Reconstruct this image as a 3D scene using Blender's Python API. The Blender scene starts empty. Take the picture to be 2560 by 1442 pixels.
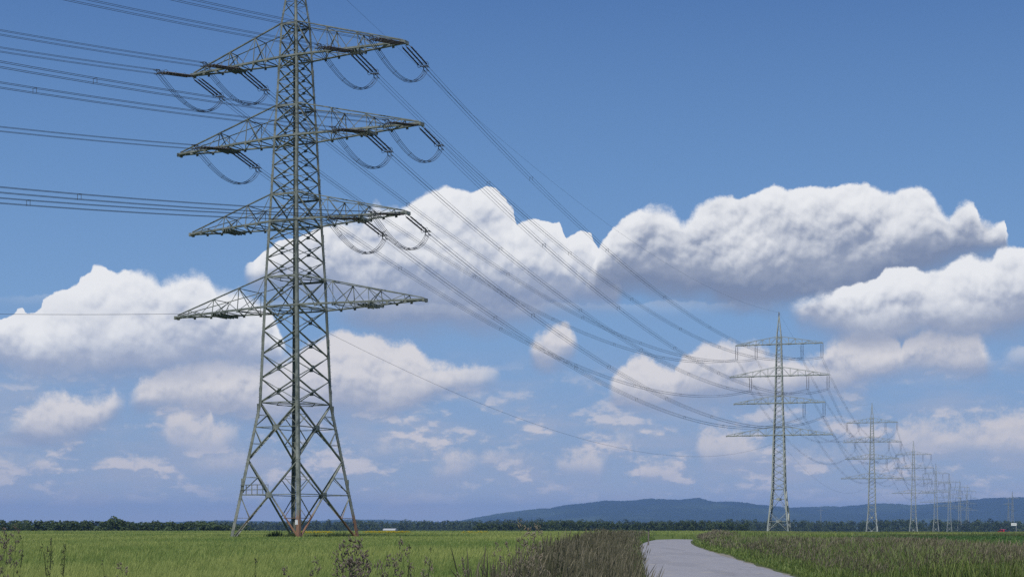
import bpy, bmesh, math, random
import numpy as np
from mathutils import Vector, Matrix

# ------------------------------------------------------------------ scene
SC = bpy.context.scene
COL = SC.collection
F, CX, YH, HC = 4000.0, 1280.0, 1317.0, 1.6     # focal length and horizon of the photograph, eye height
cam_d = bpy.data.cameras.new("camera")
cam = bpy.data.objects.new("camera", cam_d)
COL.objects.link(cam)
SC.camera = cam
cam.location = (0, 0, HC)
cam.rotation_euler = (math.radians(90), 0, 0)
cam_d.sensor_width = 36.0
cam_d.lens = F / 2560 * 36
cam_d.shift_y = (YH - 721) / 2560
cam_d.clip_start = 0.1
cam_d.clip_end = 60000
vs = SC.view_settings
SC.display_settings.display_device = 'sRGB'
vs.view_transform = 'Standard'
vs.look = 'None'
vs.gamma = 1.0
vs.exposure = 0.0
SC.cycles.max_bounces = 6
SC.cycles.diffuse_bounces = 2
SC.cycles.glossy_bounces = 2
SC.cycles.transmission_bounces = 3
SC.cycles.volume_bounces = 1
SC.cycles.use_denoising = False
SC.cycles.use_adaptive_sampling = True
SC.cycles.adaptive_threshold = 0.01

SUN_EL, SUN_AZ = math.radians(54), math.radians(188)      # azimuth clockwise from +Y (the view direction)
sun_dir = Vector((math.sin(SUN_AZ) * math.cos(SUN_EL), math.cos(SUN_AZ) * math.cos(SUN_EL), math.sin(SUN_EL)))
sd = bpy.data.lights.new("sun", 'SUN')
sd.energy = 3.6
sd.angle = math.radians(0.53)
sd.color = (1.0, 0.955, 0.89)
sun = bpy.data.objects.new("sun", sd)
COL.objects.link(sun)
sun.location = (0, 0, 400)
sun.rotation_euler = sun_dir.to_track_quat('Z', 'Y').to_euler()
# ------------------------------------------------------------------ sky: Nishita sky with cumulus layers, all by direction
world = bpy.data.worlds.new("World")
SC.world = world
world.use_nodes = True
NT = world.node_tree
NT.nodes.clear()


class G:
    """small helper to write node maths"""
    def __init__(s, nt): s.nt = nt
    def put(s, sock, v):
        if isinstance(v, bpy.types.NodeSocket): s.nt.links.new(v, sock)
        else: sock.default_value = v
    def m(s, op, a, b=None, c=None, clamp=False):
        n = s.nt.nodes.new('ShaderNodeMath'); n.operation = op; n.use_clamp = clamp
        for i, v in enumerate((a, b, c)):
            if v is not None: s.put(n.inputs[i], v)
        return n.outputs[0]
    def add(s, a, b): return s.m('ADD', a, b)
    def sub(s, a, b): return s.m('SUBTRACT', a, b)
    def mul(s, a, b): return s.m('MULTIPLY', a, b)
    def mad(s, a, b, c): return s.m('MULTIPLY_ADD', a, b, c)
    def v(s, op, a, b=None, c=None):
        n = s.nt.nodes.new('ShaderNodeVectorMath'); n.operation = op
        for i, x in enumerate((a, b, c)):
            if x is not None: s.put(n.inputs[i], x)
        return n.outputs[0]
    def xyz(s, x, y, z=0.0):
        n = s.nt.nodes.new('ShaderNodeCombineXYZ')
        s.put(n.inputs[0], x); s.put(n.inputs[1], y); s.put(n.inputs[2], z)
        return n.outputs[0]
    def sep(s, a):
        n = s.nt.nodes.new('ShaderNodeSeparateXYZ'); s.put(n.inputs[0], a)
        return n.outputs
    def noise(s, vec, scale, detail=3.0, rough=0.5, dims='3D'):
        n = s.nt.nodes.new('ShaderNodeTexNoise'); n.noise_dimensions = dims
        s.put(n.inputs['Vector'], vec)
        n.inputs['Scale'].default_value = scale; n.inputs['Detail'].default_value = detail
        n.inputs['Roughness'].default_value = rough
        return n
    def voro(s, vec, scale, detail=3.0, rough=0.5, smooth=None):
        n = s.nt.nodes.new('ShaderNodeTexVoronoi'); n.voronoi_dimensions = '2D'; n.normalize = True
        n.feature = 'F1' if smooth is None else 'SMOOTH_F1'
        if smooth is not None: n.inputs['Smoothness'].default_value = smooth
        s.put(n.inputs['Vector'], vec)
        n.inputs['Scale'].default_value = scale; n.inputs['Detail'].default_value = detail
        n.inputs['Roughness'].default_value = rough; n.inputs['Lacunarity'].default_value = 2.1
        return n.outputs['Distance']
    def step(s, x, lo, hi):
        n = s.nt.nodes.new('ShaderNodeMapRange'); n.interpolation_type = 'SMOOTHSTEP'
        s.put(n.inputs[0], x); n.inputs[1].default_value = lo; n.inputs[2].default_value = hi
        return n.outputs[0]
    def mix(s, f, a, b):
        n = s.nt.nodes.new('ShaderNodeMix'); n.data_type = 'RGBA'
        s.put(n.inputs[0], f); s.put(n.inputs[6], a); s.put(n.inputs[7], b)
        return n.outputs[2]
    def fcurve(s, x, pts):
        n = s.nt.nodes.new('ShaderNodeFloatCurve')
        c = n.mapping.curves[0]
        pts = sorted(pts)
        c.points[0].location = pts[0]; c.points[1].location = pts[-1]
        for p in pts[1:-1]: c.points.new(*p)
        for p in c.points: p.handle_type = 'VECTOR'
        n.mapping.update()
        s.put(n.inputs['Value'], x)
        return n.outputs[0]


SKY_STRENGTH = 0.1
g = G(NT)
geo = NT.nodes.new('ShaderNodeTexCoord')
dx, dy, dz = g.sep(geo.outputs['Generated'])
U = g.mul(g.m('ARCTAN2', dx, dy), 4.0)                       # azimuth, 4 = one radian
hyp = g.m('SQRT', g.add(g.mul(dx, dx), g.mul(dy, dy)))
V = g.mul(g.m('DIVIDE', dz, g.m('MAXIMUM', hyp, 0.05)), 4.0)  # tan(elevation) * 4
P = g.xyz(U, V)


def uv(px, py):
    a = math.atan((px - CX) / F)
    return a * 4.0, (YH - py) / F * math.cos(a) * 4.0


W1 = g.v('SUBTRACT', g.noise(P, 5.0, 2.0).outputs['Color'], (0.5, 0.5, 0.5))
W2 = g.v('SUBTRACT', g.noise(P, 26.0, 4.0, 0.6).outputs['Color'], (0.5, 0.5, 0.5))
lowf = g.noise(g.v('MULTIPLY', P, (1.0, 1.7, 1.0)), 4.2, 4.0, 0.55).outputs['Fac']


def billows(scale, warp, seed, detail=3.6, rough=0.5, eps=(-0.005, 0.014, 0.0)):
    """rounded puffs with creases between them, and how far each spot faces up to the light"""
    Pw = g.v('MULTIPLY_ADD', W1, (warp[0],) * 3, g.v('ADD', P, (seed * 3.17, seed * 1.73, 0.0)))
    Pq = g.v('MULTIPLY_ADD', W2, (warp[1],) * 3, Pw)
    b1 = g.voro(Pq, scale, detail, rough)
    b2 = g.voro(g.v('ADD', Pq, eps), scale, detail, rough)
    return g.sub(0.40, b1), g.sub(b2, b1)


Uq, Vq, _ = g.sep(g.v('MULTIPLY_ADD', W2, (0.015, 0.011, 0.0), P))
WISP = g.sub(g.noise(P, 36.0, 6.0, 0.72).outputs['Fac'], 0.5)
LOW = g.sub(lowf, 0.5)
MOT = g.sub(g.noise(g.v('MULTIPLY_ADD', W2, (0.03,) * 3, P), 15.0, 4.0, 0.6).outputs['Fac'], 0.5)


FRAY = g.noise(P, 3.1, 2.0, 0.5).outputs['Fac']


def layer(sky, top, base, bl, bill=0.05, edge=0.004, bedge=0.06, white=(0.86, 0.87, 0.89), grey=(0.235, 0.29, 0.43),
          opac=1.0, relief=1.0, wisp=0.009, tbias=0.0, soft=0.9, drop=0.012):
    """one rank of cumulus: outline of tops and bases along the azimuth, billowed by cell noise"""
    bil, rel = bl
    u0 = uv(min(p[0] for p in top + base), 0)[0] - 0.02
    u1 = uv(max(p[0] for p in top + base), 0)[0] + 0.02
    pts = lambda L: [(0.0, uv(L[0][0], L[0][1])[1] / 1.5)] + [((uv(*p)[0] - u0) / (u1 - u0), uv(*p)[1] / 1.5) for p in L] + [(1.0, uv(L[-1][0], L[-1][1])[1] / 1.5)]
    x = g.m('MULTIPLY', g.sub(Uq, u0), 1.0 / (u1 - u0), clamp=True)
    T = g.mul(g.fcurve(x, pts(top)), 1.5)
    Bs = g.sub(g.mul(g.fcurve(x, pts(base)), 1.5), drop)
    thick = g.sub(T, Bs)
    wz = g.m('MULTIPLY', g.sub(thick, drop + 0.009), 1.0 / 0.045, clamp=True)        # no cloud where the outline closes
    ft = g.mad(bil, bill, g.sub(T, Vq))
    if wisp: ft = g.mad(WISP, wisp, ft)
    hb = g.sub(V, Bs)
    fb = g.mad(LOW, 0.12, g.mad(bil, 0.03, hb))
    soft_e = g.mad(g.step(FRAY, 0.46, 0.66), 0.030, edge)         # parts of the rim fray into thin vapour
    a = g.mul(g.step(g.m('DIVIDE', g.mad(WISP, g.mul(soft_e, 0.9), ft), soft_e), 0.0, 1.0), g.step(fb, -bedge * 0.6, bedge * 0.4))
    a = g.mul(g.mul(a, wz), opac)
    t = g.m('DIVIDE', hb, g.m('MAXIMUM', thick, 0.06))
    puff = g.mad(rel, 2.8 * relief, g.mul(bil, 0.62 * relief))
    puff = g.mul(puff, g.mad(g.step(t, 0.1, 0.6), 0.85, 0.15))  # the bases are smooth
    k = g.add(g.mad(LOW, soft, t), g.add(puff, tbias))
    k = g.mad(WISP, 0.16, g.mad(MOT, 0.36, k))
    k = g.mad(g.step(g.sub(T, Vq), 0.06, 0.0), 0.26, k)       # bright rim near the crown
    k = g.m('MULTIPLY', g.add(k, 0.10), 1.0 / 1.10, clamp=True)
    cr = NT.nodes.new('ShaderNodeValToRGB')
    stops = ((0.0, 0.0), (0.22, 0.16), (0.48, 0.58), (0.72, 0.86), (1.0, 1.0))
    while len(cr.color_ramp.elements) < len(stops): cr.color_ramp.elements.new(0.5)
    for e_, (p_, f_) in zip(cr.color_ramp.elements, stops):
        e_.position = p_
        e_.color = (*[(a_ + (b_ - a_) * f_) / SKY_STRENGTH for a_, b_ in zip(grey, white)], 1)
    g.put(cr.inputs[0], k)
    col = cr.outputs[0]
    return g.mix(a, sky, col), a


def lin(c):
    c /= 255.0
    return c / 12.92 if c <= 0.04045 else ((c + 0.055) / 1.055) ** 2.4


sky = NT.nodes.new('ShaderNodeTexSky')
sky.sky_type = 'NISHITA'
sky.sun_disc = False
sky.sun_elevation = SUN_EL
sky.sun_rotation = SUN_AZ
sky.altitude = 100
sky.air_density = 1.0
sky.dust_density = 1.0
sky.ozone_density = 2.0
SKY_STRENGTH = 0.1
ramp = NT.nodes.new('ShaderNodeValToRGB')
RAMP = [(0.0, (172, 186, 208)), (0.035, (160, 178, 206)), (0.07, (142, 166, 201)), (0.13, (128, 161, 204)), (0.21, (119, 159, 206)), (0.35, (101, 143, 195)), (0.53, (76, 117, 175)), (0.75, (58, 98, 165)), (1.0, (46, 84, 150))]
while len(ramp.color_ramp.elements) < len(RAMP): ramp.color_ramp.elements.new(0.5)
for e_, (p_, c_) in zip(ramp.color_ramp.elements, RAMP):
    e_.position = p_
    e_.color = (*[lin(c) for c in c_], 1)
g.put(ramp.inputs[0], g.m('MULTIPLY', V, 0.4, clamp=True))
clear = g.v('SCALE', ramp.outputs[0])
clear.node.inputs['Scale'].default_value = 1.0 / SKY_STRENGTH
CUR = g.mix(0.88, sky.outputs[0], clear)                    # the clear air of that day: bluer low down than the model
BIG = billows(5.5, (0.05, 0.013), 2)
MIDB = billows(8.0, (0.05, 0.014), 7)
MIDREL = MIDB[1]

# far, low, thin banks
FAR_T = [(0, 1118), (60, 1128), (110, 1118), (140, 1135), (150, 1150), (340, 1165), (365, 1150), (390, 1165), (470, 1140), (520, 1118), (600, 1115), (640, 1130), (900, 1120), (915, 1105),
         (960, 1085), (1010, 1092), (1060, 1092), (1065, 1125), (1068, 1155), (1090, 1135), (1140, 1112), (1175, 1112), (1200, 1122), (1215, 1105), (1240, 1103), (1280, 1118), (1330, 1115),
         (1380, 1130), (1405, 1120), (1440, 1115), (1480, 1112), (1500, 1125), (1530, 1090), (1545, 1068), (1580, 1066), (1590, 1085), (1600, 1150), (1640, 1140), (1680, 1150), (1735, 1100), (1750, 1065),
         (1800, 1058), (1850, 1065), (1870, 1090), (1960, 1120), (2060, 1110), (2120, 1100), (2230, 1090), (2240, 1055), (2265, 1045), (2300, 1025), (2330, 1018), (2350, 1032), (2400, 1030), (2450, 1030), (2490, 1022), (2530, 1010), (2560, 1008)]
FAR_B = [(0, 1155), (140, 1155), (150, 1150), (340, 1175), (390, 1178), (470, 1160), (640, 1160), (900, 1130), (960, 1130), (1060, 1125), (1068, 1175), (1150, 1178), (1200, 1150), (1280, 1145), (1380, 1140),
         (1400, 1165), (1500, 1172), (1530, 1120), (1590, 1100), (1600, 1190), (1680, 1185), (1735, 1105), (1760, 1140), (1870, 1135), (1960, 1150), (2120, 1130), (2230, 1120), (2300, 1122), (2400, 1128), (2500, 1130), (2560, 1120)]
hazeband = g.noise(g.v('MULTIPLY', P, (1.0, 3.2, 1.0)), 3.4, 5.0, 0.6).outputs['Fac']
veil = g.mul(g.step(hazeband, 0.42, 0.70), g.mul(g.step(V, 0.48, 0.2), 0.42))
CUR = g.mix(veil, CUR, (5.0, 4.9, 5.6, 1))
pn = g.noise(g.v('MULTIPLY_ADD', W2, (0.035, 0.014, 0.0), g.v('MULTIPLY', P, (1.0, 2.1, 1.0))), 5.6, 6.0, 0.58).outputs['Fac']
band = g.mul(g.step(V, 0.03, 0.14), g.step(V, 0.46, 0.2))
puffs = g.mul(g.step(pn, 0.46, 0.61), g.mul(band, 0.85))
pn_up = g.noise(g.v('MULTIPLY_ADD', W2, (0.035, 0.014, 0.0), g.v('MULTIPLY', g.v('ADD', P, (-0.006, 0.016, 0.0)), (1.0, 2.1, 1.0))), 5.6, 6.0, 0.58).outputs['Fac']
pcol = g.mix(g.step(g.add(g.mul(g.sub(pn, pn_up), 1.0), g.mul(g.sub(pn, 0.56), 0.35)), -0.045, 0.075), (3.75, 4.4, 5.7, 1), (7.0, 6.6, 6.7, 1))
CUR = g.mix(puffs, CUR, pcol)
WHITE_FAR, GREY_FAR = (0.68, 0.65, 0.66), (0.35, 0.415, 0.56)
CUR, _ = layer(CUR, FAR_T, FAR_B, MIDB, bill=0.06, edge=0.05, bedge=0.05, white=WHITE_FAR, grey=GREY_FAR, opac=0.85, wisp=0.05, tbias=0.15)
# middle ranks
MID_T = [(0, 1050), (40, 1035), (60, 1018), (80, 1000), (105, 986), (150, 977), (200, 980), (240, 985), (275, 980), (285, 972), (305, 985), (318, 992), (332, 972), (348, 948), (374, 937), (413, 913), (439, 906), (490, 901), (568, 898),
         (640, 903), (720, 880), (800, 845), (819, 835), (839, 823), (859, 823), (883, 829), (907, 833), (935, 827), (959, 835), (979, 843), (1011, 845), (1030, 843), (1036, 863), (1058, 883), (1082, 899), (1114, 905), (1158, 909),
         (1202, 905), (1238, 914), (1256, 935), (1316, 866), (1322, 850), (1336, 828), (1360, 815), (1390, 808), (1420, 810), (1440, 832), (1448, 858), (1515, 968), (1540, 920), (1575, 895), (1610, 885), (1640, 900), (1685, 925),
         (1700, 890), (1740, 860), (1757, 846), (1790, 855), (1830, 850), (1845, 862), (1862, 849), (1890, 850), (1915, 868), (1960, 885), (2010, 888), (2045, 872), (2068, 850), (2085, 833), (2120, 828), (2150, 822), (2190, 820), (2222, 826),
         (2242, 842), (2254, 868), (2262, 838), (2300, 828), (2350, 820), (2400, 817), (2440, 822), (2458, 842), (2474, 872), (2495, 893), (2530, 868), (2560, 862)]
MID_B = [(0, 1062), (100, 1075), (180, 1080), (250, 1055), (295, 1015), (320, 1000), (400, 1004), (500, 1010), (640, 1015), (760, 1010), (819, 1022), (900, 1022), (979, 1014), (1018, 992), (1098, 965), (1178, 956), (1256, 940),
         (1316, 866), (1322, 868), (1342, 886), (1370, 895), (1400, 882), (1446, 862), (1515, 972), (1600, 1000), (1700, 985), (1900, 980), (2040, 952), (2100, 957), (2160, 952), (2230, 925), (2254, 915), (2300, 912), (2400, 905), (2495, 898), (2560, 895)]
CUR, _ = layer(CUR, MID_T, MID_B, MIDB, bill=0.05, edge=0.022, bedge=0.07, white=(0.745, 0.725, 0.735), grey=(0.27, 0.33, 0.475), wisp=0.02, opac=0.97, tbias=0.12)
I_T = [(396, 1062), (420, 1035), (440, 1025), (460, 1018), (480, 1030), (500, 1037), (526, 1020), (534, 1045), (560, 1047), (590, 1052), (604, 1072)]
I_B = [(396, 1068), (430, 1100), (480, 1106), (540, 1104), (604, 1078)]
CUR, _ = layer(CUR, I_T, I_B, MIDB, bill=0.05, edge=0.03, bedge=0.05, white=(0.68, 0.655, 0.67), grey=GREY_FAR, wisp=0.03, opac=0.9, tbias=0.15)
# the big three and the one at the right edge
B_T = [(604, 678), (620, 659), (636, 655), (660, 627), (700, 603), (747, 591), (803, 560), (851, 546), (899, 544), (919, 528), (931, 512), (947, 506), (963, 514), (983, 514), (999, 523), (1015, 516), (1035, 502), (1050, 488),
       (1070, 482), (1094, 478), (1112, 469), (1138, 476), (1162, 473), (1176, 481), (1196, 473), (1218, 473), (1238, 477), (1254, 495), (1268, 510), (1286, 526), (1290, 563), (1310, 548), (1338, 545), (1361, 553), (1397, 560), (1408, 582),
       (1414, 604), (1433, 592), (1449, 585), (1477, 595), (1487, 617), (1515, 650), (1537, 680), (1558, 728)]
B_B = [(604, 684), (625, 705), (680, 715), (803, 722), (859, 745), (939, 785), (1058, 800), (1180, 795), (1258, 790), (1417, 752), (1497, 746), (1558, 735)]
CUR, _ = layer(CUR, B_T, B_B, BIG, bill=0.05, bedge=0.10, tbias=-0.16, grey=(0.255, 0.32, 0.47))
A_T = [(-160, 800), (-80, 770), (0, 796), (15, 790), (34, 780), (44, 766), (59, 763), (67, 777), (88, 775), (103, 764), (111, 751), (124, 741), (144, 734), (168, 732), (191, 722), (197, 715), (200, 702), (210, 694), (227, 679), (232, 669),
       (253, 665), (263, 671), (271, 680), (294, 685), (310, 677), (330, 675), (353, 675), (371, 681), (384, 689), (402, 705), (418, 697), (433, 693), (464, 686), (477, 677), (508, 673), (521, 681), (529, 697), (539, 711), (560, 715),
       (573, 721), (601, 723), (619, 738), (632, 748), (680, 780), (720, 880)]
A_B = [(-160, 880), (0, 900), (77, 913), (258, 912), (387, 918), (516, 902), (632, 896), (690, 892), (720, 886)]
CUR, _ = layer(CUR, A_T, A_B, BIG, bill=0.05, bedge=0.09, tbias=-0.02, grey=(0.28, 0.345, 0.50))
C_T = [(1462, 700), (1482, 668), (1503, 615), (1530, 570), (1570, 540), (1620, 518), (1650, 511), (1680, 521), (1700, 548), (1714, 553), (1725, 535), (1750, 510), (1790, 487), (1832, 482), (1842, 491), (1880, 480), (1910, 468), (1936, 457), (1960, 470), (1985, 472),
       (2030, 465), (2075, 475), (2100, 463), (2122, 459), (2150, 464), (2166, 458), (2200, 470), (2235, 478), (2247, 466), (2300, 462), (2325, 478), (2345, 505), (2372, 535), (2392, 505), (2415, 500), (2437, 512), (2450, 540), (2485, 552), (2512, 550), (2522, 610)]
C_B = [(1462, 704), (1490, 704), (1530, 708), (1600, 705), (1700, 710), (1760, 722), (1800, 748), (1850, 766), (1920, 764), (1980, 745), (2050, 722), (2150, 706), (2200, 694), (2300, 668), (2400, 640), (2522, 618)]
CUR, _ = layer(CUR, C_T, C_B, BIG, bill=0.045, edge=0.009, wisp=0.012, grey=(0.205, 0.26, 0.39), tbias=-0.25, bedge=0.08, soft=1.1)
D_T = [(1968, 752), (2016, 734), (2050, 722), (2120, 716), (2189, 704), (2214, 682), (2282, 672), (2310, 685), (2358, 666), (2400, 641), (2429, 631), (2450, 645), (2480, 649), (2492, 624), (2514, 612), (2560, 613), (2660, 590), (2800, 640), (2900, 700)]
D_B = [(1968, 768), (2007, 800), (2070, 815), (2197, 828), (2282, 828), (2420, 825), (2560, 815), (2900, 760)]
CUR, _ = layer(CUR, D_T, D_B, BIG, bill=0.05, edge=0.007, wisp=0.010, grey=(0.265, 0.32, 0.455), tbias=-0.06, bedge=0.08)

bg = NT.nodes.new('ShaderNodeBackground')
NT.links.new(CUR, bg.inputs['Color'])
bg.inputs['Strength'].default_value = SKY_STRENGTH
wo = NT.nodes.new('ShaderNodeOutputWorld')
NT.links.new(bg.outputs[0], wo.inputs['Surface'])

# ------------------------------------------------------------------ helpers: meshes, materials, tags
def tag(o, label=None, cat=None, group=None, kind=None):
    if label: o['label'] = label
    if cat: o['category'] = cat
    if group: o['group'] = group
    if kind: o['kind'] = kind
    return o


def link(name, data, parent=None):
    o = bpy.data.objects.new(name, data)
    COL.objects.link(o)
    if parent is not None: o.parent = parent
    return o


def empty(name, loc=(0, 0, 0), rz=0.0):
    o = link(name, None)
    o.location = loc
    o.rotation_euler = (0, 0, rz)
    o.empty_display_size = 0.5
    return o


def copy_tree(o, parent=None):
    c = o.copy()
    COL.objects.link(c)
    if parent is not None:
        c.parent = parent
        c.matrix_parent_inverse = o.matrix_parent_inverse.copy()
    for ch in list(o.children): copy_tree(ch, c)
    return c


class MB:
    """collects vertices and faces of one part"""
    def __init__(s): s.v, s.f = [], []
    def add(s, vs, fs):
        b = len(s.v)
        s.v.extend([tuple(x) for x in vs])
        s.f.extend([tuple(b + i for i in f) for f in fs])
    def prism(s, p0, p1, prof, A, B):
        """a profile (list of 2-D points in A, B) swept from p0 to p1"""
        n = len(prof)
        vs = [p0 + A * x + B * y for x, y in prof] + [p1 + A * x + B * y for x, y in prof]
        fs = [(i, (i + 1) % n, n + (i + 1) % n, n + i) for i in range(n)]
        fs += [tuple(range(n - 1, -1, -1)), tuple(range(n, 2 * n))]
        s.add(vs, fs)
    def angle(s, p0, p1, A, B, w, t=None, wb=None):
        """a steel angle from p0 to p1, flanges towards A and B"""
        p0, p1, A, B = Vector(p0), Vector(p1), Vector(A), Vector(B)
        d = p1 - p0
        if d.length < 1e-6: return
        d.normalize()
        A = (A - d * A.dot(d)).normalized()
        B = (B - d * B.dot(d))
        B = (B - A * A.dot(B)).normalized()
        t = t or max(0.018, w * 0.16)
        wb = wb or w
        s.prism(p0, p1, [(0, 0), (w, 0), (w, t), (t, t), (t, wb), (0, wb)], A, B)
    def bar(s, p0, p1, r, n=6):
        p0, p1 = Vector(p0), Vector(p1)
        d = (p1 - p0)
        if d.length < 1e-6: return
        q = d.to_track_quat('Z', 'Y')
        s.prism(p0, p1, [(r * math.cos(2 * math.pi * i / n), r * math.sin(2 * math.pi * i / n)) for i in range(n)], q @ Vector((1, 0, 0)), q @ Vector((0, 1, 0)))
    def box(s, c, h, A=(1, 0, 0), B=(0, 1, 0), C=(0, 0, 1)):
        c, A, B, C = Vector(c), Vector(A), Vector(B), Vector(C)
        s.prism(c - C * h[2], c + C * h[2], [(-h[0], -h[1]), (h[0], -h[1]), (h[0], h[1]), (-h[0], h[1])], A, B)
    def tube(s, pts, r, n=5, up=(0, 0, 1)):
        rings = []
        m = len(pts)
        b = len(s.v)
        for i, p in enumerate(pts):
            p = Vector(p)
            d = Vector(pts[min(i + 1, m - 1)]) - Vector(pts[max(i - 1, 0)])
            d.normalize()
            a = d.cross(Vector(up))
            a = a.normalized() if a.length > 1e-5 else Vector((1, 0, 0))
            c = a.cross(d)
            rr = r[i] if isinstance(r, (list, tuple)) else r
            s.v.extend([tuple(p + (a * math.cos(2 * math.pi * k / n) + c * math.sin(2 * math.pi * k / n)) * rr) for k in range(n)])
        for i in range(m - 1):
            for k in range(n):
                s.f.append((b + i * n + k, b + i * n + (k + 1) % n, b + (i + 1) * n + (k + 1) % n, b + (i + 1) * n + k))
        s.f.append(tuple(b + k for k in range(n - 1, -1, -1)))
        s.f.append(tuple(b + (m - 1) * n + k for k in range(n)))
    def mesh(s, name, mat, smooth=False):
        me = bpy.data.meshes.new(name)
        me.from_pydata(s.v, [], s.f)
        if mat: me.materials.append(mat)
        if smooth: me.polygons.foreach_set('use_smooth', [True] * len(me.polygons))
        me.update()
        return me
    def build(s, name, mat, parent=None, smooth=False):
        return link(name, s.mesh(name, mat, smooth), parent)


def mat(name, col, rough=0.6, metal=0.0, var=0.12, scale=3.0, spec=0.4):
    """plain paint or metal with soft procedural wear"""
    m = bpy.data.materials.new(name)
    m.use_nodes = True
    h = G(m.node_tree)
    bs = m.node_tree.nodes['Principled BSDF']
    tc = m.node_tree.nodes.new('ShaderNodeTexCoord')
    n = h.noise(tc.outputs['Object'], scale, 5.0, 0.6).outputs['Fac']
    c = h.mix(n, tuple(max(0, x * (1 - 2 * var)) for x in col) + (1,), tuple(x * (1 + 2 * var) for x in col) + (1,))
    h.put(bs.inputs['Base Color'], c)
    h.put(bs.inputs['Roughness'], h.mad(n, 0.2, rough - 0.1))
    bs.inputs['Metallic'].default_value = metal
    bs.inputs['Specular IOR Level'].default_value = spec
    return m


def rusty_paint():
    """green-grey tower paint, worn lighter in places, rusting at the feet"""
    m = bpy.data.materials.new('tower_paint')
    m.use_nodes = True
    h = G(m.node_tree)
    bs = m.node_tree.nodes['Principled BSDF']
    tc = m.node_tree.nodes.new('ShaderNodeTexCoord')
    o = tc.outputs['Object']
    n = h.noise(o, 1.3, 6.0, 0.65).outputs['Fac']
    paint = h.mix(h.step(n, 0.3, 0.7), (0.110, 0.128, 0.104, 1), (0.245, 0.266, 0.232, 1))
    streak = h.noise(h.v('MULTIPLY', o, (5.0, 5.0, 0.5)), 1.5, 4.0, 0.6).outputs['Fac']
    z = h.sep(o)[2]
    x = h.sep(o)[0]
    amount = h.add(h.step(h.add(z, h.mul(h.sub(streak, 0.5), 5.0)), 3.6, 2.0), h.mul(h.step(streak, 0.68, 0.80), 0.35))
    amount = h.mul(amount, h.step(x, -4.6, 1.0))
    rust = h.mix(n, (0.20, 0.085, 0.04, 1), (0.30, 0.16, 0.085, 1))
    h.put(bs.inputs['Base Color'], h.mix(h.m('MINIMUM', amount, 0.85), paint, rust))
    bs.inputs['Roughness'].default_value = 0.55
    bs.inputs['Specular IOR Level'].default_value = 0.35
    return m


M = dict(
    paint=rusty_paint(),
    zinc=mat('galvanised_steel', (0.30, 0.33, 0.30), 0.5, 0.0, 0.16, 1.2),
    porcelain=mat('insulator_glaze', (0.028, 0.020, 0.016), 0.3, 0.0, 0.1, 6.0, 0.5),
    fitting=mat('fitting_steel', (0.10, 0.105, 0.11), 0.5, 0.3, 0.1, 6.0),
    wire=mat('conductor_aluminium', (0.060, 0.065, 0.075), 0.55, 0.4, 0.1, 0.5),
    plate=mat('enamel_plate', (0.75, 0.75, 0.74), 0.4, 0.0, 0.04, 9.0),
)

# ------------------------------------------------------------------ pylons
def interp(tab, z):
    tab = sorted(tab)
    if z <= tab[0][0]: return tab[0][1]
    for (z0, v0), (z1, v1) in zip(tab, tab[1:]):
        if z <= z1: return v0 + (v1 - v0) * (z - z0) / (z1 - z0)
    return tab[-1][1]


FACES = [((-1, -1), (1, -1), Vector((0, -1, 0))), ((1, -1), (1, 1), Vector((1, 0, 0))),
         ((1, 1), (-1, 1), Vector((0, 1, 0))), ((-1, 1), (-1, -1), Vector((-1, 0, 0)))]


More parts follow.
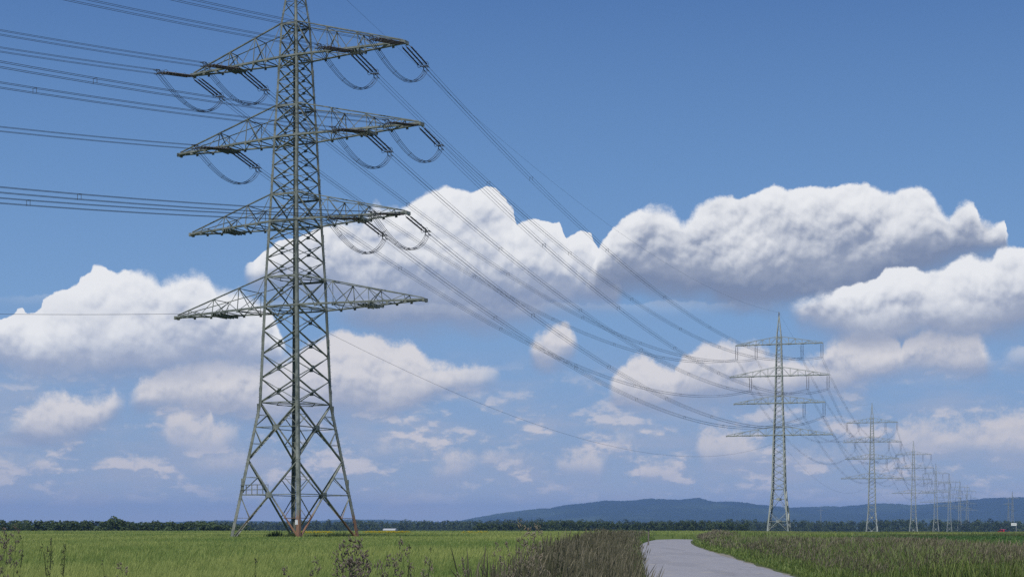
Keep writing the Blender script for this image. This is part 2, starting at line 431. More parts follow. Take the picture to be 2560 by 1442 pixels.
def build_pylon(name, spec, material, arms, detailed):
    """lattice tower: four legs, four braced faces, four crossarms, a peak for the earth wire"""
    root = empty(name)
    ta, tb = spec['a'], spec['b']
    def corner(s, z): return Vector((s[0] * interp(ta, z), s[1] * interp(tb, z), z))
    wl, wb = spec['leg_w'], spec['brace_w']
    ztop = spec['top']
    zs = sorted(set([0.0, ztop] + [t[0] for t in ta if 0 < t[0] < ztop] + [spec['foot']]))
    for s in ((-1, -1), (1, -1), (1, 1), (-1, 1)):
        mb = MB()
        for z0, z1 in zip(zs, zs[1:]):
            w = wl * (1.0 - 0.45 * (z0 / ztop))
            mb.angle(corner(s, z0), corner(s, z1 + 0.02), (-s[0], 0, 0), (0, -s[1], 0), w, w * 0.13)
        leg = mb.build('leg', material, root)
        if detailed:
            # splice plates with bolts where the leg sections join
            for z in spec['splices']:
                pm = MB()
                c = corner(s, z)
                w = wl * (1.0 - 0.45 * z / ztop)
                pm.box(c + Vector((-s[0] * w * 0.5, s[1] * 0.012, 0)), (w * 0.46, 0.012, 0.75))
                pm.box(c + Vector((s[0] * 0.012, -s[1] * w * 0.5, 0)), (0.012, w * 0.46, 0.75))
                for k in range(7):
                    for e in (-1, 1):
                        pm.box(c + Vector((-s[0] * w * (0.5 + e * 0.25), s[1] * 0.035, -0.6 + k * 0.2)), (0.022, 0.014, 0.022))
                        pm.box(c + Vector((s[0] * 0.035, -s[1] * w * (0.5 + e * 0.25), -0.6 + k * 0.2)), (0.014, 0.022, 0.022))
                pm.build('splice_plate', material, leg)
            if s[0] * s[1] > 0:                                       # pegs up the two legs at the outline
                st = MB()
                z, i = 1.0, 0
                while z < spec['top'] - 1:
                    c = corner(s, z)
                    d = Vector((s[0], 0, 0)) if i % 2 else Vector((0, s[1], 0))
                    q = c - (Vector((0, s[1] * 0.08, 0)) if i % 2 else Vector((s[0] * 0.08, 0, 0)))
                    st.bar(q, q + d * 0.20, 0.014, 5)
                    z += 0.36; i += 1
                tag(st.build('step_bolt', material, leg), kind='stuff')
    # faces
    for s0, s1, nrm in FACES:
        mb = MB()
        inn = -nrm
        up = Vector((0, 0, 1))
        def brace(p, q, w, off=0.03): mb.angle(p + inn * off, q + inn * off, up, inn, w * 0.5, w * 0.14, w * 1.5)
        nod = spec['nodes']
        for i, (z0, z1) in enumerate(zip(nod, nod[1:])):
            A0, B0, A1, B1 = corner(s0, z0), corner(s1, z0), corner(s0, z1), corner(s1, z1)
            w = wb * (1.0 - 0.35 * z0 / ztop)
            brace(A0, B1, w)
            brace(B0, A1, w, 0.05 + w * 0.6)
            if detailed and z0 > spec['waist'] - 0.1:
                wa, wb_ = (A0 - B0).length, (A1 - B1).length
                k = wa / (wa + wb_)
                c = A0 + (B1 - A0) * k + inn * (0.02 + w)
                e = (B0 - A0).normalized()
                mb.box(c, (w * 1.5, 0.012, w * 1.25), e, nrm, e.cross(nrm))   # gusset plate at the crossing
        for z0, zc, z1 in spec['big']:                                  # tall splayed panels with secondary struts
            A0, B0, A1, B1 = corner(s0, z0), corner(s1, z0), corner(s0, z1), corner(s1, z1)
            wa, wb_ = (A0 - B0).length, (A1 - B1).length
            k = wa / (wa + wb_)
            X = A0 + (B1 - A0) * k
            brace(A0, B1, wb * 1.05)
            brace(B0, A1, wb * 1.05, 0.05 + wb * 0.6)
            zx = X.z
            LA, LB = corner(s0, zx), corner(s1, zx)
            brace(LA, LB, wb * 0.95)                                    # horizontal through the crossing
            for (P0, LL, sx) in ((A0, LA, s0), (B0, LB, s1), (A1, LA, s0), (B1, LB, s1)):
                mpt = (P0 + X) * 0.5
                lp = corner(sx, mpt.z)
                brace(mpt, lp, wb * 0.5)
                brace(mpt, LL, wb * 0.5)
            e = (B0 - A0).normalized()
            mb.box(X + inn * 0.03, (wb * 2.0, 0.012, wb * 1.6), e, nrm, e.cross(nrm))
        for z in spec['rings']:
            brace(corner(s0, z), corner(s1, z), wb * 0.8)
        # peak
        pz = spec['peak_nodes']
        for i, (z0, z1) in enumerate(zip(pz, pz[1:])):
            a, b = (s0, s1) if i % 2 else (s1, s0)
            brace(corner(a, z0), corner(b, min(z1, ztop)), wb * 0.45)
            if i % 2 == 0: brace(corner(s0, z0), corner(s1, z0), wb * 0.4)
        mb.build('lattice_bracing', material, root)
    # floors of bracing inside the body
    for z in spec['rings']:
        mb = MB()
        for p, q in (((-1, -1), (1, 1)), ((1, -1), (-1, 1))):
            mb.angle(corner(p, z) + Vector((0, 0, 0.05)), corner(q, z) + Vector((0, 0, 0.05)), (0, 0, -1), (q[1], -q[0], 0), wb * 0.5)
        mids = [(corner(f[0], z) + corner(f[1], z)) * 0.5 for f in FACES]
        for i in range(4): mb.angle(mids[i], mids[(i + 1) % 4], (0, 0, -1), -mids[i], wb * 0.4)
        mb.build('plan_bracing', material, root)
    # crossarms
    for zl, zu, L, wch in arms:
        arm = MB()
        al, bl, au, bu = interp(ta, zl), interp(tb, zl), interp(ta, zu), interp(tb, zu)
        chords = []
        zt = zl + 0.12
        for sx in (-1, 1):
            tipb = 0.28
            low = {sy: (Vector((sx * al, sy * bl, zl)), Vector((sx * L, sy * tipb, zl))) for sy in (-1, 1)}
            upp = {sy: (Vector((sx * au, sy * bu, zu)), Vector((sx * L * 0.985, sy * tipb * 0.8, zt + 0.12))) for sy in (-1, 1)}
            at = lambda pr, t: pr[0] + (pr[1] - pr[0]) * t
            for sy in (-1, 1):
                c = MB()
                o = Vector((0, sy * 0.04, 0))
                c.angle(low[sy][0] + o, low[sy][1] + o, (0, 0, 1), (0, -sy, 0), wch * 0.62, wch * 0.1, wch)
                c2 = MB()
                c2.angle(upp[sy][0], upp[sy][1], (0, 0, 1), (0, -sy, 0), wch * 0.32, wch * 0.08, wch * 0.6)
                chords += [('lower_chord', c), ('upper_chord', c2)]
            n = 7 if detailed else 6
            ts = [i / n for i in range(n + 1)]
            w = wch * (0.24 if detailed else 0.30)
            for i, t in enumerate(ts[:-1]):
                t2 = ts[i + 1]
                for sy in (-1, 1):
                    if 0 < i < n and (not detailed or i % 2 == 0): arm.angle(at(low[sy], t), at(upp[sy], t), (sx, 0, 0), (0, -sy, 0), w)
                    if i < n - 1:
                        p, q = (at(upp[sy], t), at(low[sy], t2)) if i % 2 == 0 else (at(low[sy], t), at(upp[sy], t2))
                        arm.angle(p, q, (0, 0, -1), (0, -sy, 0), w)
                sy = 1 if i % 2 else -1
                arm.angle(at(low[sy], t), at(low[-sy], t2), (0, 0, -1), (-sx, 0, 0), w * 1.2)
                arm.angle(at(low[-1], t), at(low[1], t), (0, 0, -1), (-sx, 0, 0), w * 1.2)
                if detailed and i in (2, 4):
                    arm.angle(at(upp[-1], t), at(upp[1], t), (0, 0, -1), (-sx, 0, 0), w)
                    arm.angle(at(upp[-1], t), at(low[1], t), (0, 0, -1), (-sx, 0, 0), w)
                    arm.angle(at(upp[1], t), at(low[-1], t), (0, 0, -1), (-sx, 0, 0), w)
                if detailed:                                            # hangers under the lower chords
                    for sy in (-1, 1): arm.box(at(low[sy], t2) + Vector((0, 0, -wch * 0.3)), (0.14, 0.02, wch * 0.35))
            arm.box((sx * (L + 0.02), 0, zl + 0.02), (0.10, tipb + 0.12, 0.17))
            if detailed:
                for tt in spec['attach']:                               # doubled cross beams that carry the strings
                    for e in (-0.018, 0.018):
                        for sgn in (1,):
                            arm.angle(at(low[-1], tt + e) + Vector((0, 0, -0.06)), at(low[1], tt + e) + Vector((0, 0, -0.06)), (0, 0, -1), (-sx, 0, 0), wch * 0.8)
        # through beams in the body
        for sy in (-1, 1):
            c = MB()
            c.angle(Vector((-al, sy * (bl + 0.04), zl)), Vector((al, sy * (bl + 0.04), zl)), (0, 0, 1), (0, -sy, 0), wch * 0.61, wch * 0.1, wch * 0.98)
            chords.append(('lower_chord', c))
            arm.angle(Vector((-au, sy * bu, zu)), Vector((au, sy * bu, zu)), (0, 0, -1), (0, -sy, 0), wch * 0.6)
        o = arm.build('crossarm', material, root)
        for nm, c in chords: c.build(nm, material, o)
    return root


ppm = 23.9
zpx = lambda y: HC + (YH - y) / ppm
prof = [(1337, 150, 30), (1236, 130, 27), (1152, 113.6, 23.3), (1010, 86, 18), (772, 75.4, 15), (698, 72, 14), (565, 63.8, 12.5), (440, 56.5, 10.8),
        (344, 52, 11.4), (150, 40, 9), (62, 35, 6.7), (10, 26.6, 5), (-130, 5, 1)]
PHI1, PHI2 = math.radians(26.5), math.radians(16.8)
c1, s1 = math.cos(PHI1), math.sin(PHI1)
TA = [(zpx(y), (E + I) / 2 / c1 / ppm) for y, E, I in prof]
TB = [(zpx(y), (E - I) / 2 / s1 / ppm) for y, E, I in prof]
TA.append((0.0, TA[0][1] * 1.012)); TB.append((0.0, TB[0][1] * 1.012))
ZB = zpx(1337)
SPEC1 = dict(a=TA, b=TB, leg_w=0.36, brace_w=0.165, top=zpx(-130), foot=ZB, waist=zpx(1010),
             splices=[zpx(1215), zpx(1030), zpx(990), zpx(862), zpx(720), zpx(600), zpx(460), zpx(330), zpx(190)],
             nodes=[zpx(y) for y in (1010, 950, 890, 831, 772, 698, 652, 608, 565, 493, 457, 422, 387, 352, 311, 272, 241, 211, 180, 150, 108, 66)],
             big=[(0.12, zpx(1236), zpx(1152)), (zpx(1152), zpx(1075), zpx(1010))],
             rings=[zpx(y) for y in (1010, 772, 698, 565, 493, 352, 272, 150, 66)],
             peak_nodes=[zpx(y) for y in (66, 38, 12, -12, -34, -54, -72, -88, -100)], attach=(0.5, 0.56))
ARMS1 = [(zpx(151), zpx(66), 13.3, 0.30), (zpx(352), zpx(271), 15.1, 0.30), (zpx(562), zpx(493), 13.5, 0.28), (zpx(774), zpx(698), 15.5, 0.28)]
T1 = Vector((-22.6, 167.3, 0))
pylon1 = build_pylon('lattice_pylon', SPEC1, M['paint'], ARMS1, True)
pylon1.location = T1
pylon1.rotation_euler = (0, 0, -PHI1)
tag(pylon1, 'huge green-grey lattice pylon with rusty feet standing in the barley', 'pylon', 'lattice pylons of the line')
# the small platform with its railing and the plates on the legs
pf = MB()
za = zpx(1238)
aa, bb = interp(TA, za), interp(TB, za)
pf.box((-aa + 1.55, -bb + 0.45, za), (1.45, 0.42, 0.03))
pfo = pf.build('work_platform', M['paint'], pylon1)
rl = MB()
for y0 in (-bb + 0.02, -bb + 0.88):
    for z in (0.55, 1.05):
        rl.bar((-aa + 0.1, y0, za + z), (-aa + 3.0, y0, za + z), 0.028)
    for k in range(5): rl.bar((-aa + 0.2 + k * 0.69, y0, za), (-aa + 0.2 + k * 0.69, y0, za + 1.05), 0.026)
rl.build('railing', M['paint'], pfo)
wp = MB()
wp.box((interp(TA, 2.1) - 0.27, -interp(TB, 2.1) - 0.05, 2.1), (0.16, 0.01, 0.24))
wp.build('warning_plate', M['plate'], pylon1)

# suspension towers of the straight line
zq = lambda h: HC + h / 9.4
TA2 = [(0.0, 2.95), (zq(94), 1.83), (zq(229), 1.48), (zq(309), 1.12), (zq(377), 0.98), (zq(456), 0.76), (zq(474), 0.70), (zq(537), 0.06)]
SPEC2 = dict(a=TA2, b=TA2, leg_w=0.36, brace_w=0.20, top=zq(537), foot=0.5, waist=zq(94), splices=[], attach=(),
             nodes=[zq(94) + i * (zq(229) - zq(94)) / 8 for i in range(8)] + [zq(229) + i * (zq(309) - zq(229)) / 6 for i in range(6)] + [zq(309) + i * (zq(377) - zq(309)) / 6 for i in range(6)]
             + [zq(377) + i * (zq(456) - zq(377)) / 8 for i in range(8)] + [zq(456), zq(465), zq(474)],
             big=[(0.1, 4, 5.6), (5.6, 8, zq(94))], rings=[zq(94), zq(229), zq(309), zq(377), zq(456)],
             peak_nodes=[zq(h) for h in (474, 485, 496, 506, 515, 523, 530)])
ARMS2 = [(zq(456), zq(475), 11.45, 0.26), (zq(377), zq(399), 13.06, 0.26), (zq(309), zq(328), 12.0, 0.26), (zq(229), zq(251), 14.0, 0.26)]
TOWERS = [T1]
for px, h in ((1947.5, 456.0), (2180, 456 / 1.73), (2283.7, 456 / 2.49), (2339.6, 456 / 3.38), (2373.5, 456 / 4.03), (2399, 456 / 4.55), (2418, 456 / 5.05)):
    D = F * 9.4 / F * 0 + (F / 9.4) * 456.0 / h
    TOWERS.append(Vector(((px - CX) / F * D, D, 0)))
ORD = ['first', 'second', 'third', 'fourth', 'fifth', 'sixth', 'seventh', 'eighth']
pylon2 = build_pylon('lattice_pylon', SPEC2, M['zinc'], ARMS2, False)
def hollow(y):
    t = min(1, max(0, (y - 440) / 180))
    return -3.6 * t * t * (3 - 2 * t)


TALL = [1.0]
for t_ in TOWERS[1:]:
    t_.z = hollow(t_.y)
    TALL.append(1.0 - t_.z / 58.7)                                   # those in the hollow stand on longer legs
PYL = [pylon1, pylon2]
LB2 = ['pale lattice pylon, second of the line, rising right of the bend in the road', 'third lattice pylon of the line, next beyond the second one',
       'fourth lattice pylon of the line, first of the small ones before the blue hills', 'fifth lattice pylon of the receding line, slim before the blue hills',
       'sixth lattice pylon of the receding line, tiny before the blue hills', 'seventh lattice pylon of the line, next to last and partly hidden by its neighbours', 'eighth lattice pylon, the farthest and rightmost of the receding line']
for i in range(1, 8):
    p = pylon2 if i == 1 else copy_tree(pylon2)
    p.location = TOWERS[i]
    p.rotation_euler = (0, 0, -PHI2)
    p.scale = (1, 1, TALL[i])
    tag(p, LB2[i - 1], 'pylon', 'lattice pylons of the line')
    if i > 1: PYL.append(p)

# ------------------------------------------------------------------ insulators
def rod(mb, p0, p1, r0=0.045, r1=0.085, sheds=14, n=8):
    """a porcelain rod with its sheds"""
    p0, p1 = Vector(p0), Vector(p1)
    pts, rs = [], []
    for i in range(sheds):
        for t, r in ((0.0, r0), (0.35, r1), (0.6, r1 * 0.9), (0.75, r0)):
            pts.append(p0 + (p1 - p0) * ((i + t) / sheds)); rs.append(r)
    mb.tube(pts, rs, n, up=(0.3, 0.9, 0.2))


def ring(mb, c, ax, R, r, n=14):
    q = Vector(ax).to_track_quat('Z', 'Y')
    pts = [Vector(c) + q @ Vector((R * math.cos(2 * math.pi * i / n), R * math.sin(2 * math.pi * i / n), 0)) for i in range(n + 1)]
    mb.tube(pts, r, 5, up=q @ Vector((0, 0, 1)))


SL = 4.3                                                             # porcelain length of a strain string
def strain_set(k):
    """k parallel strings lying along +X, with yokes, arcing rings and clamps"""
    root = empty('strain_insulator')
    offs = [(i - (k - 1) / 2) * 0.46 for i in range(k)]
    for y in offs:
        mb = MB()
        for j in range(3): rod(mb, (0.35 + j * SL / 3 + 0.06, y, 0), (0.35 + (j + 1) * SL / 3 - 0.06, y, 0))
        st = mb.build('insulator_string', M['porcelain'], root, True)
        fm = MB()
        fm.bar((0, y * 0.8, 0), (0.42, y, 0), 0.03)
        for j in range(1, 3):
            x = 0.35 + j * SL / 3
            fm.bar((x - 0.08, y, 0), (x + 0.08, y, 0), 0.05)
            ring(fm, (x, y, 0.05), (0, 1, 0), 0.13, 0.013, 10)
        fm.bar((SL + 0.3, y, 0), (SL + 0.62, y * 0.7, 0), 0.03)
        fm.build('string_fittings', M['fitting'], st)  # separate end bars, couplings and small rings of one string
        rm = MB()
        ring(rm, (SL + 0.3, y, 0), (0.25, 1, 0.15), 0.26, 0.022)
        rm.build('arcing_ring', M['fitting'], st)
    yk = MB()
    yk.box((SL + 0.66, 0, 0), (0.07, abs(offs[0]) * 0.7 + 0.12, 0.03))
    for y in (-0.2, 0.2):
        for z in (-0.2, 0.2):
            yk.bar((SL + 0.66, y * 0.6, 0), (SL + 1.0, y, z), 0.028)
            yk.bar((SL + 0.98, y, z), (SL + 1.5, y, z), 0.05)
    yk.bar((SL + 1.0, 0.2, -0.2), (SL + 1.0, 0.2, 0.2), 0.02); yk.bar((SL + 1.0, -0.2, -0.2), (SL + 1.0, -0.2, 0.2), 0.02)
    yk.build('yoke', M['fitting'], root)
    return root


def hang_set():
    """two parallel strings hanging down, with the clamp for the bundle"""
    root = empty('suspension_insulator')
    for y in (-0.27, 0.27):
        mb = MB()
        for j in range(2): rod(mb, (y, 0, -0.3 - j * 1.5), (y, 0, -0.3 - j * 1.5 - 1.42), 0.05, 0.09, 10, 6)
        st = mb.build('insulator_string', M['porcelain'], root, True)
        fm = MB()
        fm.bar((y, 0, 0), (y, 0, -0.32), 0.035); fm.bar((y, 0, -3.2), (y, 0, -3.42), 0.035)
        fm.box((y, 0, -1.76), (0.10, 0.06, 0.05))
        fm.build('string_fittings', M['fitting'], st)  # separate end bars and middle coupling of one string
    yk = MB()
    yk.box((0, 0, -3.45), (0.33, 0.02, 0.03))
    for y in (-0.2, 0.2): yk.box((y, 0, -3.60), (0.022, 0.13, 0.11))
    yk.build('yoke', M['fitting'], root)
    return root


def arm_point(tw, phi, arms, k, f, tall=1.0):
    """world point under crossarm k at fraction f of its length (negative = left)"""
    zl, _, L, _ = arms[k]
    return Vector((tw.x + f * L * math.cos(phi), tw.y - f * L * math.sin(phi), tw.z + tall * zl - 0.12))


PH1 = [(0, -0.985), (0, -0.53), (0, 0.53), (0, 0.985), (1, -0.54), (1, 0.58), (1, 0.985), (2, 0.60), (2, 0.985)]
PH2 = [(0, -0.985), (0, -0.53), (0, 0.53), (0, 0.985), (1, -0.58), (1, 0.58), (1, 0.985), (2, 0.55), (2, 0.985)]
NAMES = ["top crossarm's left tip", "top crossarm's left inner point", "top crossarm's right inner point", "top crossarm's right tip", "second crossarm's left side",
         "second crossarm's right inner point", "second crossarm's right tip", "third crossarm's right inner point", "third crossarm's right tip"]
TRIPLE = [3, 3, 3, 3, 3, 3, 2, 2, 2]
d0 = math.radians(31.5)
T0 = T1 - Vector((math.sin(d0), math.cos(d0), 0)) * 310
SAG01, SAG12, SAGN = 11.5, 9.6, 12.0
sus = hang_set()
strain = {3: strain_set(3), 2: strain_set(2)}
used = set()
ends = {}                                                            # (tower, phase, side) -> bundle end
for p, (k, f) in enumerate(PH1):
    a = arm_point(T1, PHI1, ARMS1, k, f)
    for side in (0, 1):
        tgt = (T0 + (a - T1)) if side == 0 else (arm_point(TOWERS[1], PHI2, ARMS2, *PH2[p]) - Vector((0, 0, 3.6)))
        span = (tgt - a)
        hl = math.hypot(span.x, span.y)
        sag = SAG01 if side == 0 else SAG12
        slope = (tgt.z - a.z) / hl - 4 * sag / hl
        d = Vector((span.x / hl, span.y / hl, slope)).normalized()
        n = TRIPLE[p]
        o = strain[n] if n not in used else copy_tree(strain[n])
        used.add(n)
        o.location = a + d * 0.3
        o.rotation_euler = d.to_track_quat('X', 'Z').to_euler()
        cnt = 'triple' if n == 3 else 'double'
        tag(o, f'dark {cnt} insulator set at {NAMES[p]}, nearest pylon, pulling {"left" if side == 0 else "away"}', 'insulator', 'strain insulators on the nearest pylon')
        ends[(0, p, side)] = (a + d * (0.3 + SL + 1.2), d)
first = True
for i in range(1, 8):
    for p, (k, f) in enumerate(PH2):
        a = arm_point(TOWERS[i], PHI2, ARMS2, k, f, TALL[i])
        o = sus if first else copy_tree(sus)
        first = False
        o.location = a
        o.rotation_euler = (0, 0, -PHI2)
        tag(o, f'double insulator hanging from {NAMES[p]} on the {ORD[i]} pylon', 'insulator', 'hanging insulators along the line')
        ends[(i, p)] = a - Vector((0, 0, 3.62))

# ------------------------------------------------------------------ wires
def curve_pts(A, B, sag, n):
    return [A + (B - A) * (i / n) - Vector((0, 0, 4 * sag * (i / n) * (1 - i / n))) for i in range(n + 1)]


def bundle(name, A, B, sag, label, group, n=48, r=0.019, spacers=True, parts=True, sp=0.2):
    d = (B - A); d.z = 0; d.normalize()
    sd_ = Vector((d.y, -d.x, 0))
    root = empty(name, A)
    pts = curve_pts(A, B, sag, n)
    for y in (-sp, sp):
        for z in (-sp, sp):
            mb = MB()
            mb.tube([p + sd_ * y + Vector((0, 0, z)) - A for p in pts], r, 4)
            mb.build('conductor', M['wire'], root)
    if spacers:
        L = (B - A).length
        m = max(1, round(L / 36))
        for j in range(1, m):
            t = j / m
            c = A + (B - A) * t - Vector((0, 0, 4 * sag * t * (1 - t))) - A
            sm = MB()
            for y in (-sp, sp): sm.bar(c + sd_ * y + Vector((0, 0, -sp - 0.03)), c + sd_ * y + Vector((0, 0, sp + 0.03)), 0.02, 4)
            sm.bar(c - sd_ * sp + Vector((0, 0, sp)), c + sd_ * sp + Vector((0, 0, sp)), 0.016, 4)
            sm.build('spacer', M['fitting'], root)
    return tag(root, label, 'power line', group)


def thin(name, A, B, sag, label, group, r=0.014, n=60):
    mb = MB()
    mb.tube([p - A for p in curve_pts(A, B, sag, n)], r, 4)
    o = mb.build(name, M['wire'])
    o.location = A
    return tag(o, label, 'power line', group)


for p in range(9):
    e0, e1 = ends[(0, p, 0)][0], ends[(0, p, 1)][0]
    bundle('conductor_bundle', e0, T0 + (ends[(0, p, 0)][0] - T1) + Vector((math.sin(d0), math.cos(d0), 0)) * 6, SAG01,
           f'four-wire bundle running out to the left from {NAMES[p]}, nearest pylon', 'conductor bundles towards the left edge')
    bundle('conductor_bundle', e1, ends[(1, p)], SAG12, f'four-wire bundle from {NAMES[p]} on the nearest pylon to the second', 'conductor bundles of the line', n=64)
    # slack loop carrying the current past the tower
    mid = (e0 + e1) * 0.5
    sd_ = (e1 - e0); sd_.z = 0; sd_.normalize()
    root = empty('jumper_loop', mid)
    nrm_ = Vector((sd_.y, -sd_.x, 0))
    for y in (-0.2, 0.2):
        for z in (-0.17, 0.17):
            pts = []
            for i in range(29):
                t = i / 28
                tk = t ** 1.3
                u = 4 * tk * (1 - tk)
                q = e0 + (e1 - e0) * (t * 0.94 + 0.03 + 0.03 * (2 * t - 1) * 1) - Vector((0, 0, 2.35 * (u ** 0.8)))
                pts.append(q + nrm_ * y + Vector((0, 0, z * (0.35 + 0.65 * (1 - u)))) - mid)
            mb = MB()
            mb.tube(pts, 0.028, 4)
            mb.build('conductor', M['wire'], root)
    for t in (0.22, 0.42, 0.62, 0.82):
        tk = t ** 1.3
        u = 4 * tk * (1 - tk)
        c = e0 + (e1 - e0) * t - Vector((0, 0, 2.35 * (u ** 0.8))) - mid
        sm = MB()
        sm.bar(c - nrm_ * 0.22 - Vector((0, 0, 0.14)), c + nrm_ * 0.22 + Vector((0, 0, 0.14)), 0.022, 4)
        sm.build('spacer', M['fitting'], root)
    tag(root, f'slack looping jumper wires under {NAMES[p]} on the nearest pylon', 'jumper wire', 'jumper loops on the nearest pylon')
    for i in range(1, 7):
        bundle('conductor_bundle', ends[(i, p)], ends[(i + 1, p)], SAGN, f'four-wire bundle hung at {NAMES[p]} between {ORD[i]} and {ORD[i + 1]} pylon',
               'conductor bundles of the line', n=36, spacers=i < 3, r=(0.015, 0.012, 0.011)[min(i, 3) - 1])

top = lambda i: (T1 + Vector((0, 0, SPEC1['top'] - 0.4))) if i == 0 else TOWERS[i] + Vector((0, 0, SPEC2['top'] * TALL[i] - 0.1))
low1 = T1 + Vector((0.55, 1.1, zpx(795)))
low = lambda i: low1 if i == 0 else TOWERS[i] + Vector((0.2, 0, zq(215) * TALL[i]))
for i in range(0, 7):
    s_ = 7.0 if i == 0 else 9.0
    thin('earth_wire', top(i), top(i + 1), s_, f'single thin earth wire between the peaks of the {ORD[i]} and {ORD[i + 1]} pylon', 'earth wires of the line')
    thin('earth_wire', low(i), low(i + 1), 8.5 if i == 0 else 9.0, f'single thin cable sagging low between the bodies of the {ORD[i]} and {ORD[i + 1]} pylon', 'low cables of the line', r=0.016)
lw = T1 + Vector((-3.3, 0.5, zpx(778)))
thin('earth_wire', lw, T0 + (lw - T1), 10.5, 'single thin cable leaving the lowest crossarm of the nearest pylon towards the left', 'low cables of the line', r=0.016)

# ------------------------------------------------------------------ land
rng = np.random.default_rng(7)


def vnoise(x, y, seed=0):
    """smooth value noise on arrays"""
    xi, yi = np.floor(x).astype(np.int64), np.floor(y).astype(np.int64)
    fx, fy = x - xi, y - yi
    fx, fy = fx * fx * (3 - 2 * fx), fy * fy * (3 - 2 * fy)
    def h(a, b):
        n = (a * 374761393 + b * 668265263 + seed * 982451653) & 0xFFFFFFFF
        n = ((n ^ (n >> 13)) * 1274126177) & 0xFFFFFFFF
        return ((n ^ (n >> 16)) & 0xFFFF) / 65535.0
    return (h(xi, yi) * (1 - fx) + h(xi + 1, yi) * fx) * (1 - fy) + (h(xi, yi + 1) * (1 - fx) + h(xi + 1, yi + 1) * fx) * fy


def fbm(x, y, seed=0, oct=4):
    s, a, t = 0, 0.5, 0
    for i in range(oct):
        s = s + a * vnoise(x * 2 ** i, y * 2 ** i, seed + i); t += a; a *= 0.5
    return s / t


def sstep(x, a, b):
    t = np.clip((np.asarray(x, float) - a) / (b - a), 0, 1)
    return t * t * (3 - 2 * t)


def gz(x, y):
    """height of the ground: flat near by, a shallow hollow beyond the fields"""
    x, y = np.asarray(x, float), np.asarray(y, float)
    z = -3.6 * sstep(y, 440, 620)
    z = z - 0.42 * sstep(y, 300, 380) * sstep(x, 50, 90) * (1 - sstep(y, 440, 620))
    return z


def roadL(y):
    y = np.asarray(y, float)
    return 0.33 + 0.077 * y + np.maximum(0, y - 120) ** 2 * 0.00034 * (y < 400)


def roadR(y):
    y = np.asarray(y, float)
    return 5.15 + 0.075 * y + np.maximum(0, y - 110) ** 2 * 0.00030 * (y < 400)


def np_mesh(name, v, quads=None, tris=None, col=None, material=None, smooth=False):
    me = bpy.data.meshes.new(name)
    v = np.asarray(v, np.float32)
    me.vertices.add(len(v)); me.vertices.foreach_set('co', v.ravel())
    parts, tot = [], []
    if quads is not None and len(quads): parts.append(np.asarray(quads, np.int32).ravel()); tot.append(np.full(len(quads), 4, np.int32))
    if tris is not None and len(tris): parts.append(np.asarray(tris, np.int32).ravel()); tot.append(np.full(len(tris), 3, np.int32))
    lv, lt = np.concatenate(parts), np.concatenate(tot)
    me.loops.add(len(lv)); me.loops.foreach_set('vertex_index', lv)
    me.polygons.add(len(lt))
    me.polygons.foreach_set('loop_start', np.concatenate([[0], np.cumsum(lt)[:-1]]).astype(np.int32))
    me.polygons.foreach_set('loop_total', lt)
    if smooth: me.polygons.foreach_set('use_smooth', np.ones(len(lt), bool))
    if col is not None:
        at = me.color_attributes.new('tone', 'FLOAT_COLOR', 'POINT')
        c = np.ones((len(v), 4), np.float32); c[:, :3] = col
        at.data.foreach_set('color', c.ravel())
    me.update(calc_edges=True)
    if material: me.materials.append(material)
    return me


def plant_mat(name, trans=0.3, rough=0.55):
    """foliage whose own colour varies from blade to blade"""
    m = bpy.data.materials.new(name)
    m.use_nodes = True
    h = G(m.node_tree)
    nt = m.node_tree
    bs = nt.nodes['Principled BSDF']
    a = nt.nodes.new('ShaderNodeVertexColor'); a.layer_name = 'tone'
    h.put(bs.inputs['Base Color'], a.outputs['Color'])
    bs.inputs['Roughness'].default_value = rough
    bs.inputs['Specular IOR Level'].default_value = 0.25
    tr = nt.nodes.new('ShaderNodeBsdfTranslucent')
    h.put(tr.inputs['Color'], a.outputs['Color'])
    mx = nt.nodes.new('ShaderNodeMixShader'); mx.inputs[0].default_value = trans
    nt.links.new(bs.outputs[0], mx.inputs[1]); nt.links.new(tr.outputs[0], mx.inputs[2])
    nt.links.new(mx.outputs[0], nt.nodes['Material Output'].inputs['Surface'])
    return m


def ground_mat():
    m = bpy.data.materials.new('field_soil')
    m.use_nodes = True
    h = G(m.node_tree)
    bs = m.node_tree.nodes['Principled BSDF']
    tc = m.node_tree.nodes.new('ShaderNodeTexCoord')
    n = h.noise(tc.outputs['Object'], 0.05, 8.0, 0.65).outputs['Fac']
    f = h.noise(tc.outputs['Object'], 3.0, 5.0, 0.65).outputs['Fac']
    c = h.mix(n, (0.060, 0.095, 0.028, 1), (0.095, 0.125, 0.040, 1))
    c = h.mix(h.mul(f, 0.6), c, (0.085, 0.075, 0.045, 1))
    h.put(bs.inputs['Base Color'], c)
    bs.inputs['Roughness'].default_value = 0.95
    bs.inputs['Specular IOR Level'].default_value = 0.1
    return m


# ground: one sheet out to beyond the hills
xs = np.concatenate([np.linspace(-6800, -300, 27), np.linspace(-250, 250, 51), np.linspace(300, 6800, 27)])
ys = np.concatenate([np.linspace(-600, -20, 8), np.linspace(0, 700, 71), np.geomspace(760, 15500, 40)])
gx, gy = np.meshgrid(xs, ys)
gv = np.stack([gx.ravel(), gy.ravel(), gz(gx, gy).ravel()], 1)
nx = len(xs)
ii = (np.arange(len(ys) - 1)[:, None] * nx + np.arange(nx - 1)[None, :]).ravel()
gq = np.stack([ii, ii + 1, ii + nx + 1, ii + nx], 1)
tag(link('ground', np_mesh('ground', gv, gq, material=ground_mat(), smooth=True)), kind='structure')

